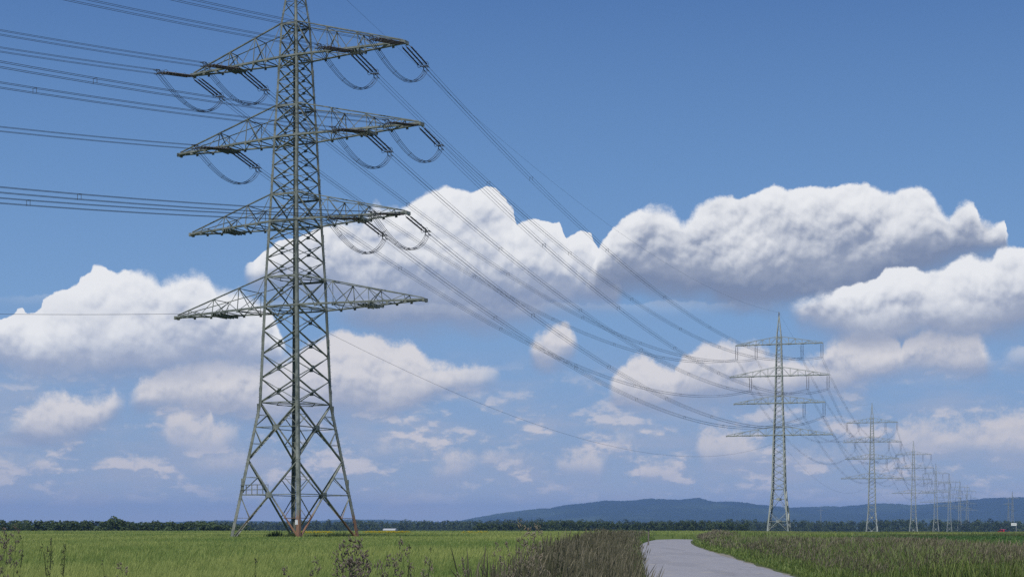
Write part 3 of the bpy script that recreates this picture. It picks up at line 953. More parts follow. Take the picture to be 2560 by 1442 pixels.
# road
def road_mat():
    m = bpy.data.materials.new('pale_asphalt')
    m.use_nodes = True
    h = G(m.node_tree)
    bs = m.node_tree.nodes['Principled BSDF']
    tc = m.node_tree.nodes.new('ShaderNodeTexCoord')
    o = tc.outputs['Object']
    big = h.noise(h.v('MULTIPLY', o, (1.0, 0.12, 1.0)), 0.9, 5.0, 0.6).outputs['Fac']
    fine = h.noise(o, 22.0, 4.0, 0.7).outputs['Fac']
    pat = h.noise(h.v('MULTIPLY', o, (1.0, 0.35, 1.0)), 1.1, 6.0, 0.7).outputs['Fac']
    c = h.mix(big, (0.265, 0.263, 0.275, 1), (0.345, 0.343, 0.355, 1))
    c = h.mix(h.mul(h.step(fine, 0.35, 0.75), 0.35), c, (0.20, 0.20, 0.21, 1))
    c = h.mix(h.mul(h.step(pat, 0.56, 0.70), 0.7), c, (0.42, 0.385, 0.28, 1))        # dried mud and straw
    h.put(bs.inputs['Base Color'], c)
    crk = m.node_tree.nodes.new('ShaderNodeTexVoronoi'); crk.feature = 'DISTANCE_TO_EDGE'
    h.put(crk.inputs['Vector'], h.v('MULTIPLY_ADD', h.noise(o, 1.2, 3.0).outputs['Color'], (1.2, 1.2, 0.0), h.v('MULTIPLY', o, (1.0, 0.22, 1.0))))
    crk.inputs['Scale'].default_value = 0.75
    c = h.mix(h.mul(h.step(crk.outputs['Distance'], 0.014, 0.004), 0.35), c, (0.10, 0.10, 0.105, 1))          # tar-filled cracks
    dark = h.noise(h.v('MULTIPLY', o, (0.5, 0.06, 1.0)), 1.0, 3.0, 0.5).outputs['Fac']
    c = h.mix(h.mul(h.step(dark, 0.55, 0.62), 0.2), c, (0.17, 0.17, 0.18, 1))                                # mended stretches
    h.put(bs.inputs['Base Color'], c)
    bs.inputs['Roughness'].default_value = 0.85
    bs.inputs['Specular IOR Level'].default_value = 0.2
    bp = m.node_tree.nodes.new('ShaderNodeBump')
    bp.inputs['Strength'].default_value = 0.3; bp.inputs['Distance'].default_value = 0.01
    h.put(bp.inputs['Height'], fine)
    m.node_tree.links.new(bp.outputs[0], bs.inputs['Normal'])
    return m


yy = np.concatenate([np.linspace(-60, 180, 161), np.linspace(182, 216, 24)])
W = 9
rv = []
for y in yy:
    l, r = float(roadL(y)), float(roadR(y))
    j1, j2 = (vnoise(np.array([y * 0.9, y * 0.9]), np.array([0.5, 7.5]), 3) - 0.5) * 0.16
    for k in range(W):
        t = k / (W - 1)
        rv.append((l + j1 + (r + j2 - l - j1) * t, y, 0.012 + 0.05 * (1 - (2 * t - 1) ** 2)))
ii = (np.arange(len(yy) - 1)[:, None] * W + np.arange(W - 1)[None, :]).ravel()
rme = np_mesh('road', rv, np.stack([ii, ii + 1, ii + W + 1, ii + W], 1), material=road_mat(), smooth=True)
tag(link('road', rme), kind='structure')
# sandy edge of the road on the right
sv = []
ye = np.linspace(40, 130, 120)
for y in ye:
    r = float(roadR(y))
    wob = float(vnoise(np.array([y * 0.5]), np.array([2.2]), 9)[0])
    bulge = 0.35 * math.exp(-((y - 92) / 6.0) ** 2)
    for t in (0.0, 0.5, 1.0): sv.append((r - 0.3 + (0.25 + 0.25 * wob + bulge) * t, y, 0.02 - 0.012 * t))
ii = (np.arange(len(ye) - 1)[:, None] * 3 + np.arange(2)[None, :]).ravel()
sand = mat('sandy_gravel', (0.24, 0.22, 0.175), 0.95, 0.0, 0.14, 2.5, 0.1)
tag(link('road_shoulder', np_mesh('road_shoulder', sv, np.stack([ii, ii + 1, ii + 4, ii + 3], 1), material=sand)), kind='structure')


# ------------------------------------------------------------------ grasses, built in numpy
class Blades:
    def __init__(s): s.v, s.q, s.c, s.n = [], [], [], 0
    def ribbons(s, root, tip, bend, width, c0, c1, seg=2, side=None):
        """tapering blades from root to tip, bowed by bend; one face strip each, turned at random"""
        N = len(root)
        if side is None:
            a = rng.uniform(0, np.pi, N)
            side = np.stack([np.cos(a), np.sin(a) * 0.6, np.zeros(N)], 1)
        k = seg + 1
        V = np.empty((N, k, 2, 3)); C = np.empty((N, k, 2, 3))
        for i in range(k):
            t = i / seg
            p = root + (tip - root) * t + bend * (4 * t * (1 - t))[..., None] if False else root + (tip - root) * t + bend * (4 * t * (1 - t))
            w = (width * (1 - 0.85 * t ** 1.5))[:, None] * side * 0.5
            V[:, i, 0] = p - w; V[:, i, 1] = p + w
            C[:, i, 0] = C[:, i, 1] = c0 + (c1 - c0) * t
        s.v.append(V.reshape(-1, 3)); s.c.append(C.reshape(-1, 3))
        b = (s.n + np.arange(N) * k * 2)[:, None] + np.arange(seg)[None, :] * 2
        b = b.ravel()
        s.q.append(np.stack([b, b + 1, b + 3, b + 2], 1))
        s.n += N * k * 2
    def spindles(s, p0, p1, rad, col):
        """seed heads: three-sided spindles"""
        N = len(p0)
        d = p1 - p0
        L = np.linalg.norm(d, axis=1, keepdims=True); d = d / L
        a = np.cross(d, np.tile([0.31, 0.95, 0.02], (N, 1))); a /= np.linalg.norm(a, axis=1, keepdims=True)
        b_ = np.cross(d, a)
        rings = [(0.0, 0.25), (0.35, 1.0), (0.7, 0.75), (1.0, 0.12)]
        V = np.empty((N, 4, 3, 3))
        for i, (t, r) in enumerate(rings):
            for k in range(3):
                an = 2.094 * k
                V[:, i, k] = p0 + (p1 - p0) * t + (a * math.cos(an) + b_ * math.sin(an)) * (rad * r)[:, None]
        s.v.append(V.reshape(-1, 3)); s.c.append(np.repeat(col, 12, 0))
        base = s.n + np.arange(N) * 12
        for i in range(3):
            for k in range(3):
                k2 = (k + 1) % 3
                s.q.append(np.stack([base + i * 3 + k, base + i * 3 + k2, base + i * 3 + 3 + k2, base + i * 3 + 3 + k], 1))
        s.n += N * 12
    def sheet(s, v, q, c):
        s.v.append(np.asarray(v, float)); s.q.append(np.asarray(q) + s.n); s.c.append(np.asarray(c, float)); s.n += len(v)
    def build(s, name, material):
        return link(name, np_mesh(name, np.concatenate(s.v), np.concatenate(s.q), col=np.concatenate(s.c), material=material))


LEAF = plant_mat('grass_blades', 0.28)


def scatter(n, y0, y1, xl, xr, power=2.0):
    """ground points thinning out with distance so that the picture is covered evenly"""
    u = rng.random(n)
    if power == 1.0: y = y0 * (y1 / y0) ** u
    else: y = (y0 ** (1 - power) + u * (y1 ** (1 - power) - y0 ** (1 - power))) ** (1 / (1 - power))
    a, b = xl(y), xr(y)
    x = a + rng.random(n) * (b - a)
    return x, y


def verge_left(y): return roadL(y) - np.minimum(1.05 + 0.020 * y, 2.7) - 0.5 * vnoise(y * 0.15, y * 0 + 3.3, 5)


# barley field left of the road
bar = Blades()
def crop(n, y0, y1, xl, xr, h, base0, base1, tip0, tip1, power, wmin, dens_seed, patch=None):
    x, y = scatter(n, y0, y1, xl, xr, power)
    N = len(x)
    pn = fbm(x * 0.09, y * 0.035, dens_seed, 4)                 # wide swaths
    p2 = vnoise(x * 0.9, y * 0.35, dens_seed + 4)
    hh = h * (0.86 + 0.16 * rng.random(N) + 0.16 * (pn - 0.5) + 0.06 * (p2 - 0.5))
    if patch is not None: hh = hh * patch(x, y)
    root = np.stack([x, y, gz(x, y) + 0.22], 1)
    wind = 0.05 + 0.16 * rng.random(N) + 0.12 * (pn - 0.5)
    tip = root + np.stack([wind * hh + rng.normal(0, 0.05, N), rng.normal(0, 0.08, N), hh - 0.22], 1)
    bend = np.stack([-0.05 * wind, np.zeros(N), 0.05 + 0.05 * rng.random(N)], 1)
    width = np.maximum(wmin, y / 1600 * 1.0) * (0.6 + 0.8 * rng.random(N))
    p3 = vnoise(x * 4.5, y * 1.2, dens_seed + 9)
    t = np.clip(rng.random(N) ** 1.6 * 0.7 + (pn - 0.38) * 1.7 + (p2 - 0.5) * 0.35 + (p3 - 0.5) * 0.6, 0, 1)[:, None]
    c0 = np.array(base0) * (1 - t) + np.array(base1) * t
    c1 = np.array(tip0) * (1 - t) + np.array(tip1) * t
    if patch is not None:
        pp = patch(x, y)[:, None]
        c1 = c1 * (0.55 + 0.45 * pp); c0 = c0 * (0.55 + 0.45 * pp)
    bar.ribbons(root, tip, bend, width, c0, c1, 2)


def dip(x, y):
    """lower, darker strip in the barley and the uncut island round the pylon"""
    s1_ = np.exp(-((y - 197) / 7.0) ** 2) * sstep(x, -16, -8) * (1 - sstep(x, 8, 14))
    s2_ = np.exp(-((x - T1.x) / 9.0) ** 2 - ((y - T1.y) / 9.0) ** 2)
    s3_ = np.exp(-((y - 262) / 8.0) ** 2) * (1 - sstep(x, -60, -30))
    return 1 - 0.42 * np.clip(s1_ + 0.8 * s2_ + 0.8 * s3_, 0, 1)


left_edge = lambda y: -0.345 * y - 4
far_right = lambda y: np.where(y < 205, verge_left(y), np.minimum(0.34 * y, 0.1 * y + 1.2 * np.maximum(0, y - 204)))
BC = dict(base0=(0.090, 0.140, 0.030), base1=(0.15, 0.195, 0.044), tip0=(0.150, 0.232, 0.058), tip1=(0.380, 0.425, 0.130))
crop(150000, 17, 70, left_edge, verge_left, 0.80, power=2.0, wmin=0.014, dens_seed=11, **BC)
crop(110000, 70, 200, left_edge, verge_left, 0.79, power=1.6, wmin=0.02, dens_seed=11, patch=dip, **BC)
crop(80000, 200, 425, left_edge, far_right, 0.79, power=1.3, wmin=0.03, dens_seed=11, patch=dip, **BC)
# the closed canopy under the blades
cy = np.concatenate([np.linspace(15, 60, 40), np.linspace(62, 430, 80)])
ct = np.linspace(0, 1, 60)
CV, CC = [], []
for y in cy:
    a, b = float(left_edge(y)) - 8, float(far_right(np.array([y]))[0])
    x = a + (b - a) * ct
    ya = np.full_like(x, y)
    z = gz(x, ya) + 0.50 * dip(x, ya) + 0.05 * vnoise(x * 0.7, ya * 0.7, 2)
    z[0] = z[-1] = 0.0
    if y > 428: z[:] = 0.0
    CV.append(np.stack([x, ya, z], 1))
    t = fbm(x * 0.09, ya * 0.035, 11, 4)[:, None]
    CC.append(np.array((0.105, 0.160, 0.034)) * (1 - t) + np.array((0.18, 0.225, 0.052)) * t)
ii = (np.arange(len(cy) - 1)[:, None] * 60 + np.arange(59)[None, :]).ravel()
bar.sheet(np.concatenate(CV), np.stack([ii, ii + 1, ii + 61, ii + 60], 1), np.concatenate(CC))
tag(bar.build('barley_crop', LEAF), kind='stuff')

# dark leafy crop and rough grass in the field to the right
bar = Blades()
fr = lambda y: 0.345 * y + 6
def field_left(y): return roadR(y) + 5.5 + 2.0 * vnoise(y * 0.1, y * 0 + 1.1, 8)
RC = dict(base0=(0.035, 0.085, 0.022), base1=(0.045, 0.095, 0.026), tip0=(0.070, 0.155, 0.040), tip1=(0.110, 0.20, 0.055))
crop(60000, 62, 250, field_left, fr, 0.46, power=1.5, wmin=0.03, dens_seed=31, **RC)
tag(bar.build('leafy_crop', LEAF), kind='stuff')
bar = Blades()
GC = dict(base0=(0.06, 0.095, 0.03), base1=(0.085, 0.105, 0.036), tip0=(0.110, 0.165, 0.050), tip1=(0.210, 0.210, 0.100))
rough = lambda x, y: np.clip(0.5 + 1.1 * fbm(x * 0.06, y * 0.05, 41, 3), 0.3, 1.35)
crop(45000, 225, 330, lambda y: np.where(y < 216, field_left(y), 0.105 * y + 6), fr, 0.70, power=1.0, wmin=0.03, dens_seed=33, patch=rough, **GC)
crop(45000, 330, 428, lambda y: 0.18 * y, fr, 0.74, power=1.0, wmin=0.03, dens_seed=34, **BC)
tag(bar.build('meadow_grass', LEAF), kind='stuff')


# verges of tall flowering grass
def tall(bl, x, y, h, brown, wmul=1.0, heads=True, lean=0.10, lit=1.0):
    N = len(x)
    hh = h * (0.72 + 0.36 * rng.random(N))
    root = np.stack([x, y, gz(x, y)], 1)
    tip = root + np.stack([rng.normal(0.05, lean, N) * hh, rng.normal(0, 0.09, N) * hh, hh], 1)
    bend = np.stack([rng.normal(0, 0.03, N), np.zeros(N), np.full(N, 0.03)], 1)
    px_ = y / 1600
    t = rng.random(N)[:, None]
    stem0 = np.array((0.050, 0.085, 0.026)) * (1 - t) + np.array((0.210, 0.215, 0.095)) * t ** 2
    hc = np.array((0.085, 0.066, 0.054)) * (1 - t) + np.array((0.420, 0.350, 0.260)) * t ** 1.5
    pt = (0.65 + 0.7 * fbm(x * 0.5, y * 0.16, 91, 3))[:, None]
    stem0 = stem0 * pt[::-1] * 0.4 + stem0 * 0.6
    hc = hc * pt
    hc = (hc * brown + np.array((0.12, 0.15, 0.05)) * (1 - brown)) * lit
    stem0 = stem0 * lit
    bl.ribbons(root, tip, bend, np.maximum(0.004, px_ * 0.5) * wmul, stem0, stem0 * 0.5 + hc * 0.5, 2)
    if heads:
        d = (tip - root); d /= np.linalg.norm(d, axis=1, keepdims=True)
        Lh = 0.09 + 0.12 * rng.random(N)
        droop = np.stack([rng.normal(0.02, 0.025, N), rng.normal(0, 0.02, N), np.zeros(N)], 1)
        bl.spindles(tip - d * 0.03, tip + d * Lh[:, None] + droop, np.maximum(0.004 + 0.004 * rng.random(N), px_ * 0.36), hc * (0.8 + 0.4 * rng.random((N, 1))))
        # side sprays of the panicle
        m = rng.random(N) < 0.6
        q = (tip - d * 0.02)[m]
        k = len(q)
        if k:
            e = q + np.stack([rng.normal(0, 0.045, k), rng.normal(0, 0.03, k), 0.05 + 0.06 * rng.random(k)], 1)
            bl.spindles(q, e, np.maximum(0.004, px_[m] * 0.30), hc[m] * (0.8 + 0.5 * rng.random((k, 1))))


def leaves(bl, x, y, h, c0, c1, spread=0.22):
    N = len(x)
    hh = h * (0.5 + 0.6 * rng.random(N))
    root = np.stack([x, y, gz(x, y)], 1)
    a = rng.uniform(0, 2 * np.pi, N)
    tip = root + np.stack([np.cos(a) * spread * hh * 1.2, np.sin(a) * spread * hh * 1.2, hh], 1)
    bend = np.stack([-np.cos(a) * 0.05, -np.sin(a) * 0.05, 0.1 * hh], 1)
    t = rng.random(N)[:, None]
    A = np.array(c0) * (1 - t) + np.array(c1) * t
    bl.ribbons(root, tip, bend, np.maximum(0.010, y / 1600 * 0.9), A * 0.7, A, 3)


GREEN0, GREEN1 = (0.085, 0.155, 0.035), (0.210, 0.275, 0.075)
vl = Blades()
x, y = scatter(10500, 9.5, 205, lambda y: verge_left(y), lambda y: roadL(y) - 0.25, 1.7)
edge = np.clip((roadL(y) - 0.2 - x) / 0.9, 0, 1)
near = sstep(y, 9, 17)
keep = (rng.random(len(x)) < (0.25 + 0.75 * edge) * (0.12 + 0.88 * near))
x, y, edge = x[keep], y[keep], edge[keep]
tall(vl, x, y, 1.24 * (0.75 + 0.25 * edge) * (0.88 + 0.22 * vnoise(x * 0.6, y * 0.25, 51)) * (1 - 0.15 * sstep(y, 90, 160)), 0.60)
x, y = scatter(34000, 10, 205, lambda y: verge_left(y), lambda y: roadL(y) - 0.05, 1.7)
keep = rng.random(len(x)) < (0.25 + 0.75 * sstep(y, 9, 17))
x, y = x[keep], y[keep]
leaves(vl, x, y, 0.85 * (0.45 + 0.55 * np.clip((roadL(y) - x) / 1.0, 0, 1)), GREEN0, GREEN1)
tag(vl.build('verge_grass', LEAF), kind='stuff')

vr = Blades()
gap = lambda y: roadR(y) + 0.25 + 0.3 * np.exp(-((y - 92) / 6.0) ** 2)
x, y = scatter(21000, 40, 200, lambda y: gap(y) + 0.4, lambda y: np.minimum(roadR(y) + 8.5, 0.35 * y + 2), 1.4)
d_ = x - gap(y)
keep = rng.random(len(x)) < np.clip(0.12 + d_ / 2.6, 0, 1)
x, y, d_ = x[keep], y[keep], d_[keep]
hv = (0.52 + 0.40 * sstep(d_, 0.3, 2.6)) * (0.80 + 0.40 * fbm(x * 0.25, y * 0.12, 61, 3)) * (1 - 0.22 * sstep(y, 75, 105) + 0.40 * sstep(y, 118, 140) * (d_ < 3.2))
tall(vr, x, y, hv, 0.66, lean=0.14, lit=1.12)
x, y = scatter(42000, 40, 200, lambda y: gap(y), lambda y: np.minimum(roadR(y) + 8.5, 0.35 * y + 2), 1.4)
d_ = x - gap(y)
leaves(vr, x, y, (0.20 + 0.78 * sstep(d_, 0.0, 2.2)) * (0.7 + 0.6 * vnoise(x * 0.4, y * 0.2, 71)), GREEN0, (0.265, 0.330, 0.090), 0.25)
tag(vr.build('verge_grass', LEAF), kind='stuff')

# yellow flowers in the barley behind the pylon
fl = Blades()
fx, fy = [], []
for cx_, cy_, rx, n in ((-26.5, 215, 2.6, 260), (-18.0, 230, 3.4, 420), (-5.0, 222, 2.0, 60)):
    a, r = rng.uniform(0, 6.28, n), np.sqrt(rng.random(n))
    fx.append(cx_ + np.cos(a) * r * rx); fy.append(cy_ + np.sin(a) * r * 6)
x, y = np.concatenate(fx), np.concatenate(fy)
root = np.stack([x, y, 0 * x + 0.2], 1)
tip = root + np.stack([rng.normal(0, 0.05, len(x)), 0 * x, 0.60 + 0.22 * rng.random(len(x))], 1)
fl.ribbons(root, tip, 0 * root, np.full(len(x), 0.03), np.tile((0.07, 0.12, 0.03), (len(x), 1)), np.tile((0.09, 0.14, 0.03), (len(x), 1)), 1)
fl.spindles(tip, tip + np.array((0, 0, 0.10)), np.full(len(x), 0.07), np.tile((0.55, 0.46, 0.03), (len(x), 1)))
tag(fl.build('flowers', LEAF), kind='stuff')

# ------------------------------------------------------------------ trees
def leaf_cloud(blobs, n, size, cols, seed):
    """leaf clumps through the volume of several lobes, denser near their skins"""
    r = np.random.default_rng(seed)
    vol = np.array([b[3] ** 2 for b in blobs]); vol = vol / vol.sum()
    k = r.choice(len(blobs), n, p=vol)
    B = np.array(blobs)[k]
    d = r.normal(size=(n, 3)); d /= np.linalg.norm(d, axis=1, keepdims=True)
    rad = (0.55 + 0.5 * r.random(n) ** 0.6)[:, None]
    c = B[:, :3] + d * rad * B[:, 3:4] * np.array((1.0, 1.0, 0.85))
    nrm = d + r.normal(0, 0.55, (n, 3)); nrm /= np.linalg.norm(nrm, axis=1, keepdims=True)
    a = np.cross(nrm, r.normal(size=(n, 3))); a /= np.linalg.norm(a, axis=1, keepdims=True)
    b = np.cross(nrm, a)
    s = (size * (0.6 + 0.8 * r.random(n)))[:, None]
    V = np.stack([c - a * s, c - b * s * 0.6, c + a * s, c + b * s * 0.6], 1)
    t = np.clip(r.random((n, 1)) * 0.7 + (np.array([(seed * 31 + int(q) * 57) % 97 / 97.0 for q in k])[:, None]) * 0.3, 0, 1)
    C = np.array(cols[0]) * (1 - t) + np.array(cols[1]) * t
    return V.reshape(-1, 3), np.arange(n * 4).reshape(-1, 4), np.repeat(C, 4, 0)


TREE_LEAF = plant_mat('tree_leaves', 0.2, 0.6)
BARK = mat('bark', (0.075, 0.062, 0.048), 0.9, 0.0, 0.2, 4.0, 0.1)


def lobes(h, w, seed, low=0.12, n=9):
    r = random.Random(seed)
    out = []
    for i in range(n):
        t = i / (n - 1)
        z = h * (low + (0.90 - low) * t)
        env = math.sin(math.pi * min(1, 0.22 + 0.72 * t)) ** 0.7
        a = r.uniform(0, 6.28)
        q = w * 0.5 * env * r.uniform(0.25, 0.75)
        rad = w * r.uniform(0.20, 0.32) * (0.7 + 0.3 * env)
        out.append((math.cos(a) * q, math.sin(a) * q, min(z, h - rad * 0.8), rad))
    return out


def make_tree(name, h, w, seed, n, size, cols, low=0.12):
    root = empty(name)
    L = lobes(h, w, seed, low)
    v, q, c = leaf_cloud(L, n, size, cols, seed)
    tk = MB()
    tk.tube([(0, 0, -0.3), (0.05, 0, h * 0.25), (0, 0.05, h * 0.5), (0.05, 0, h * 0.78)], [h * 0.035, h * 0.026, h * 0.018, h * 0.006], 7)
    for bx, by, bz, br in L[1::2]:
        tk.tube([(0.03, 0, bz * 0.55), (bx * 0.5, by * 0.5, bz * 0.8), (bx * 0.9, by * 0.9, bz)], [h * 0.013, h * 0.009, h * 0.003], 5)
    tk.build('trunk', BARK, root)
    link('crown', np_mesh('crown', v, q, col=c, material=TREE_LEAF), root)
    return root


DARK = ((0.028, 0.052, 0.018), (0.075, 0.110, 0.036))
MIDG = ((0.036, 0.066, 0.022), (0.095, 0.135, 0.045))
PALE = ((0.055, 0.085, 0.035), (0.120, 0.150, 0.065))
protos = {}
def hkey(kind, i): return (ord(kind) * 7 + i * 13) % 1000


def hedge_tree(px, D, ytop, wpx, kind, label, group):
    base = float(gz(0, D))
    h = HC + (YH - ytop) / F * D - base
    w = wpx / F * D
    kk = (kind, random.Random(px).randrange(4))
    cols = {'d': DARK, 'm': MIDG, 'p': PALE}[kind]
    if kk not in protos: protos[kk] = make_tree('broadleaf_tree', 8.0, 7.5, hkey(*kk), 900, 0.42, cols, 0.03); o = protos[kk]
    else: o = copy_tree(protos[kk])
    o.location = ((px - CX) / F * D, D, base)
    o.scale = (w / 7.5, w / 7.5, h / 8.0)
    o.rotation_euler = (0, 0, random.Random(px * 3 + 1).uniform(0, 6.28))
    return tag(o, label, 'tree', group)


random.seed(5)
# the dark hedge of low trees on the left: tops traced along the row
row = [(-14, 1300, 46), (8, 1299, 44), (32, 1299, 42), (47, 1304, 36), (66, 1299, 44), (92, 1299, 46), (112, 1302, 40), (135, 1299, 46), (152, 1301, 40), (176, 1300, 46), (194, 1301, 44), (216, 1300, 42), (232, 1299, 44), (256, 1300, 40),
       (272, 1297, 36), (287, 1290, 40), (302, 1297, 38), (318, 1301, 42), (335, 1304, 40), (354, 1304, 42), (374, 1303, 42), (392, 1300, 40), (404, 1303, 38), (422, 1301, 40), (437, 1306, 34), (456, 1306, 36), (472, 1303, 40), (490, 1302, 42),
       (510, 1304, 42), (530, 1304, 44), (548, 1307, 42), (566, 1309, 40), (588, 1311, 40), (612, 1312, 40)]
for i, (px, yt, w) in enumerate(row):
    if px == 287: lab = 'tallest bright green tree standing out of the dark hedge on the left'
    elif i < 14: lab = 'low dark tree in the left hedge, left of its tallest bright tree'
    elif i < 24: lab = 'low dark tree in the left hedge, just right of its tallest bright tree'
    else: lab = 'low green tree at the thin end of the left hedge, beside the nearest pylon'
    hedge_tree(px, 600 + 14 * ((i * 7) % 5), yt, w * 1.45, 'm' if (px == 287 or i % 5 == 3 or i > 25) else 'd', lab, 'trees of the hedge on the left')
# nearer clump of dark trees between the pylon and the bend of the road
rr = random.Random(11)
px = 1195
i = 0
while px < 1870:
    yt = 1303 + 2.5 * math.sin(px * 0.021) + rr.uniform(-1.5, 2.5) + (2.5 if px < 1260 else 0)
    lab = ('dark round tree in the belt before the hills, left of the brown verge' if px < 1480 else 'dark round tree in the belt behind the brown verge and road bend')
    hedge_tree(int(px), 980 + 30 * (i % 4), yt, rr.uniform(26, 36), 'd' if rr.random() < 0.75 else 'm', lab, 'trees of the near belt')
    px += rr.uniform(11, 17); i += 1
# the wood that closes the plain
fo_v, fo_q, fo_c, nb = [], [], [], 0
pl = [leaf_cloud(lobes(13, 11, 200 + k, 0.05), 240, 0.85, [((0.030, 0.056, 0.022), (0.085, 0.120, 0.048)), ((0.040, 0.072, 0.028), (0.100, 0.135, 0.052)), ((0.026, 0.048, 0.022), (0.070, 0.100, 0.042))][k % 3], 300 + k) for k in range(8)]
for rowi in range(5):
    D = 1750 + rowi * 110
    xw = (2100 / F) * D
    x = (-1150 - CX) / F * D
    while x < xw:
        if -75 < CX + F * x / D < 470:
            x = (470 - CX) / F * D + 1
        v, q, c = pl[rr.randrange(8)]
        pxx = CX + F * x / D
        yt = 1300.5 + 1.2 * math.sin(pxx * 0.013) + (1.5 if pxx < 1000 else 0) - 0.9 * (rowi == 4)
        hh = (HC + (YH - yt) / F * D + 3.6) * (rr.uniform(0.72, 1.08) + (0.16 if rr.random() < 0.06 else 0))
        s_ = hh / 13.0
        an = rr.uniform(0, 6.28)
        ca, sa = math.cos(an), math.sin(an)
        vv = np.stack([(v[:, 0] * ca - v[:, 1] * sa) * 1.05 * s_ + x, (v[:, 0] * sa + v[:, 1] * ca) * s_ + D + rr.uniform(-30, 30), v[:, 2] * s_ - 3.6], 1)
        fo_v.append(vv); fo_q.append(q + nb); fo_c.append(c * rr.uniform(0.8, 1.2)); nb += len(v)
        x += rr.uniform(5.5, 9.5)
tag(link('forest', np_mesh('forest', np.concatenate(fo_v), np.concatenate(fo_q), col=np.concatenate(fo_c), material=TREE_LEAF)), kind='stuff')

# ------------------------------------------------------------------ hills
ridge = [(-2200, 1306), (-1000, 1303), (0, 1306), (400, 1306), (480, 1303), (560, 1300.5), (640, 1302), (700, 1303), (780, 1302), (870, 1298), (930, 1299), (960, 1298), (1020, 1302), (1100, 1304), (1150, 1301), (1200, 1292), (1237, 1285), (1275, 1280), (1312, 1275), (1350, 1271), (1375, 1270), (1412, 1262),
         (1437, 1260), (1462, 1257), (1512, 1251), (1550, 1252), (1587, 1250.5), (1612, 1247), (1625, 1246), (1662, 1247.5), (1700, 1249), (1725, 1246), (1745, 1244), (1757, 1247), (1770, 1252.5), (1785, 1255), (1812, 1253), (1840, 1256), (1871, 1262.5),
         (1926, 1267), (1969, 1269), (2039, 1266), (2079, 1265), (2112, 1269), (2161, 1260.5), (2175, 1262), (2191, 1258), (2216, 1258), (2255, 1268), (2283, 1262), (2328, 1260), (2374, 1256), (2420, 1252), (2450, 1250.5), (2481, 1244), (2511, 1243.5), (2554, 1242),
         (2640, 1246), (2800, 1262), (3200, 1290), (4200, 1305)]
DR = 10500.0
hx = np.linspace((-2200 - CX) / F * DR, (4200 - CX) / F * DR, 1100)
rt = np.interp(CX + hx * F / DR, [p[0] for p in ridge], [p[1] for p in ridge])
hr = HC + (YH - rt) / F * DR + 3.6
hy = np.concatenate([np.linspace(6500, 10300, 60), np.linspace(10350, 10700, 12), np.linspace(10800, 14500, 24)])
HX, HY = np.meshgrid(hx, hy)
prof_ = np.where(HY <= DR, sstep(HY, 6600 + 1500 * fbm(HX / 900, HY * 0, 77, 3), DR + 300), 1 - sstep(HY, DR + 300, 14400))
spur = fbm(HX / 520.0, HY / 1500.0, 81, 4)
ridge_k = np.exp(-((HY - DR) / 450.0) ** 2)
prof_ = prof_ / prof_.max()
HZ = hr[None, :] * np.where(HY <= DR, np.maximum(prof_ * (0.45 + 1.0 * spur), 0) * (1 - ridge_k) + ridge_k, prof_ * (1 - ridge_k) + ridge_k)
HZ = np.minimum(HZ, hr[None, :] * (0.05 + 0.95 * np.clip(HY / DR, 0, 1.0)))
HZ = HZ + (vnoise(HX / 14, HY / 40, 83) - 0.5) * 9 * np.clip(HZ / 60, 0, 1) - 3.8 - 20 * (1 - sstep(HY, 6500, 7000)) * 0.05
hv = np.stack([HX.ravel(), HY.ravel(), HZ.ravel()], 1)
nx = len(hx)
ii = (np.arange(len(hy) - 1)[:, None] * nx + np.arange(nx - 1)[None, :]).ravel()


def hill_mat():
    m = bpy.data.materials.new('wooded_hill')
    m.use_nodes = True
    h = G(m.node_tree)
    bs = m.node_tree.nodes['Principled BSDF']
    tc = m.node_tree.nodes.new('ShaderNodeTexCoord')
    o = tc.outputs['Object']
    n = h.noise(o, 0.03, 6.0, 0.7).outputs['Fac']
    b = h.noise(h.v('MULTIPLY', o, (1.0, 0.6, 2.0)), 0.0016, 4.0, 0.55).outputs['Fac']
    c = h.mix(n, (0.014, 0.028, 0.012, 1), (0.042, 0.066, 0.026, 1))
    c = h.mix(h.mul(h.step(b, 0.47, 0.60), 0.8), c, (0.060, 0.088, 0.034, 1))          # lighter patches: relief contrast painted in, as the sun shades the slopes flat
    c = h.mix(h.step(b, 0.685, 0.70), c, (0.15, 0.19, 0.07, 1))                          # clearings
    h.put(bs.inputs['Base Color'], c)
    bs.inputs['Roughness'].default_value = 0.95
    bs.inputs['Specular IOR Level'].default_value = 0.05
    return m


tag(link('hills', np_mesh('hills', hv, np.stack([ii, ii + 1, ii + nx + 1, ii + nx], 1), material=hill_mat(), smooth=True)), kind='structure')

# ------------------------------------------------------------------ the air
HAZE = 7.4e-5
hz = MB()
hz.box((0, 7300, 104.5), (6900, 8250, 110.5))
hm = bpy.data.materials.new('haze_air')
hm.use_nodes = True
hn = hm.node_tree
hn.nodes.remove(hn.nodes['Principled BSDF'])
pv = hn.nodes.new('ShaderNodeVolumePrincipled')
pv.inputs['Color'].default_value = (0.30, 0.51, 1.0, 1)
pv.inputs['Density'].default_value = HAZE
pv.inputs['Anisotropy'].default_value = 0.0
hn.links.new(pv.outputs[0], hn.nodes['Material Output'].inputs['Volume'])
tag(hz.build('haze', hm), kind='stuff')

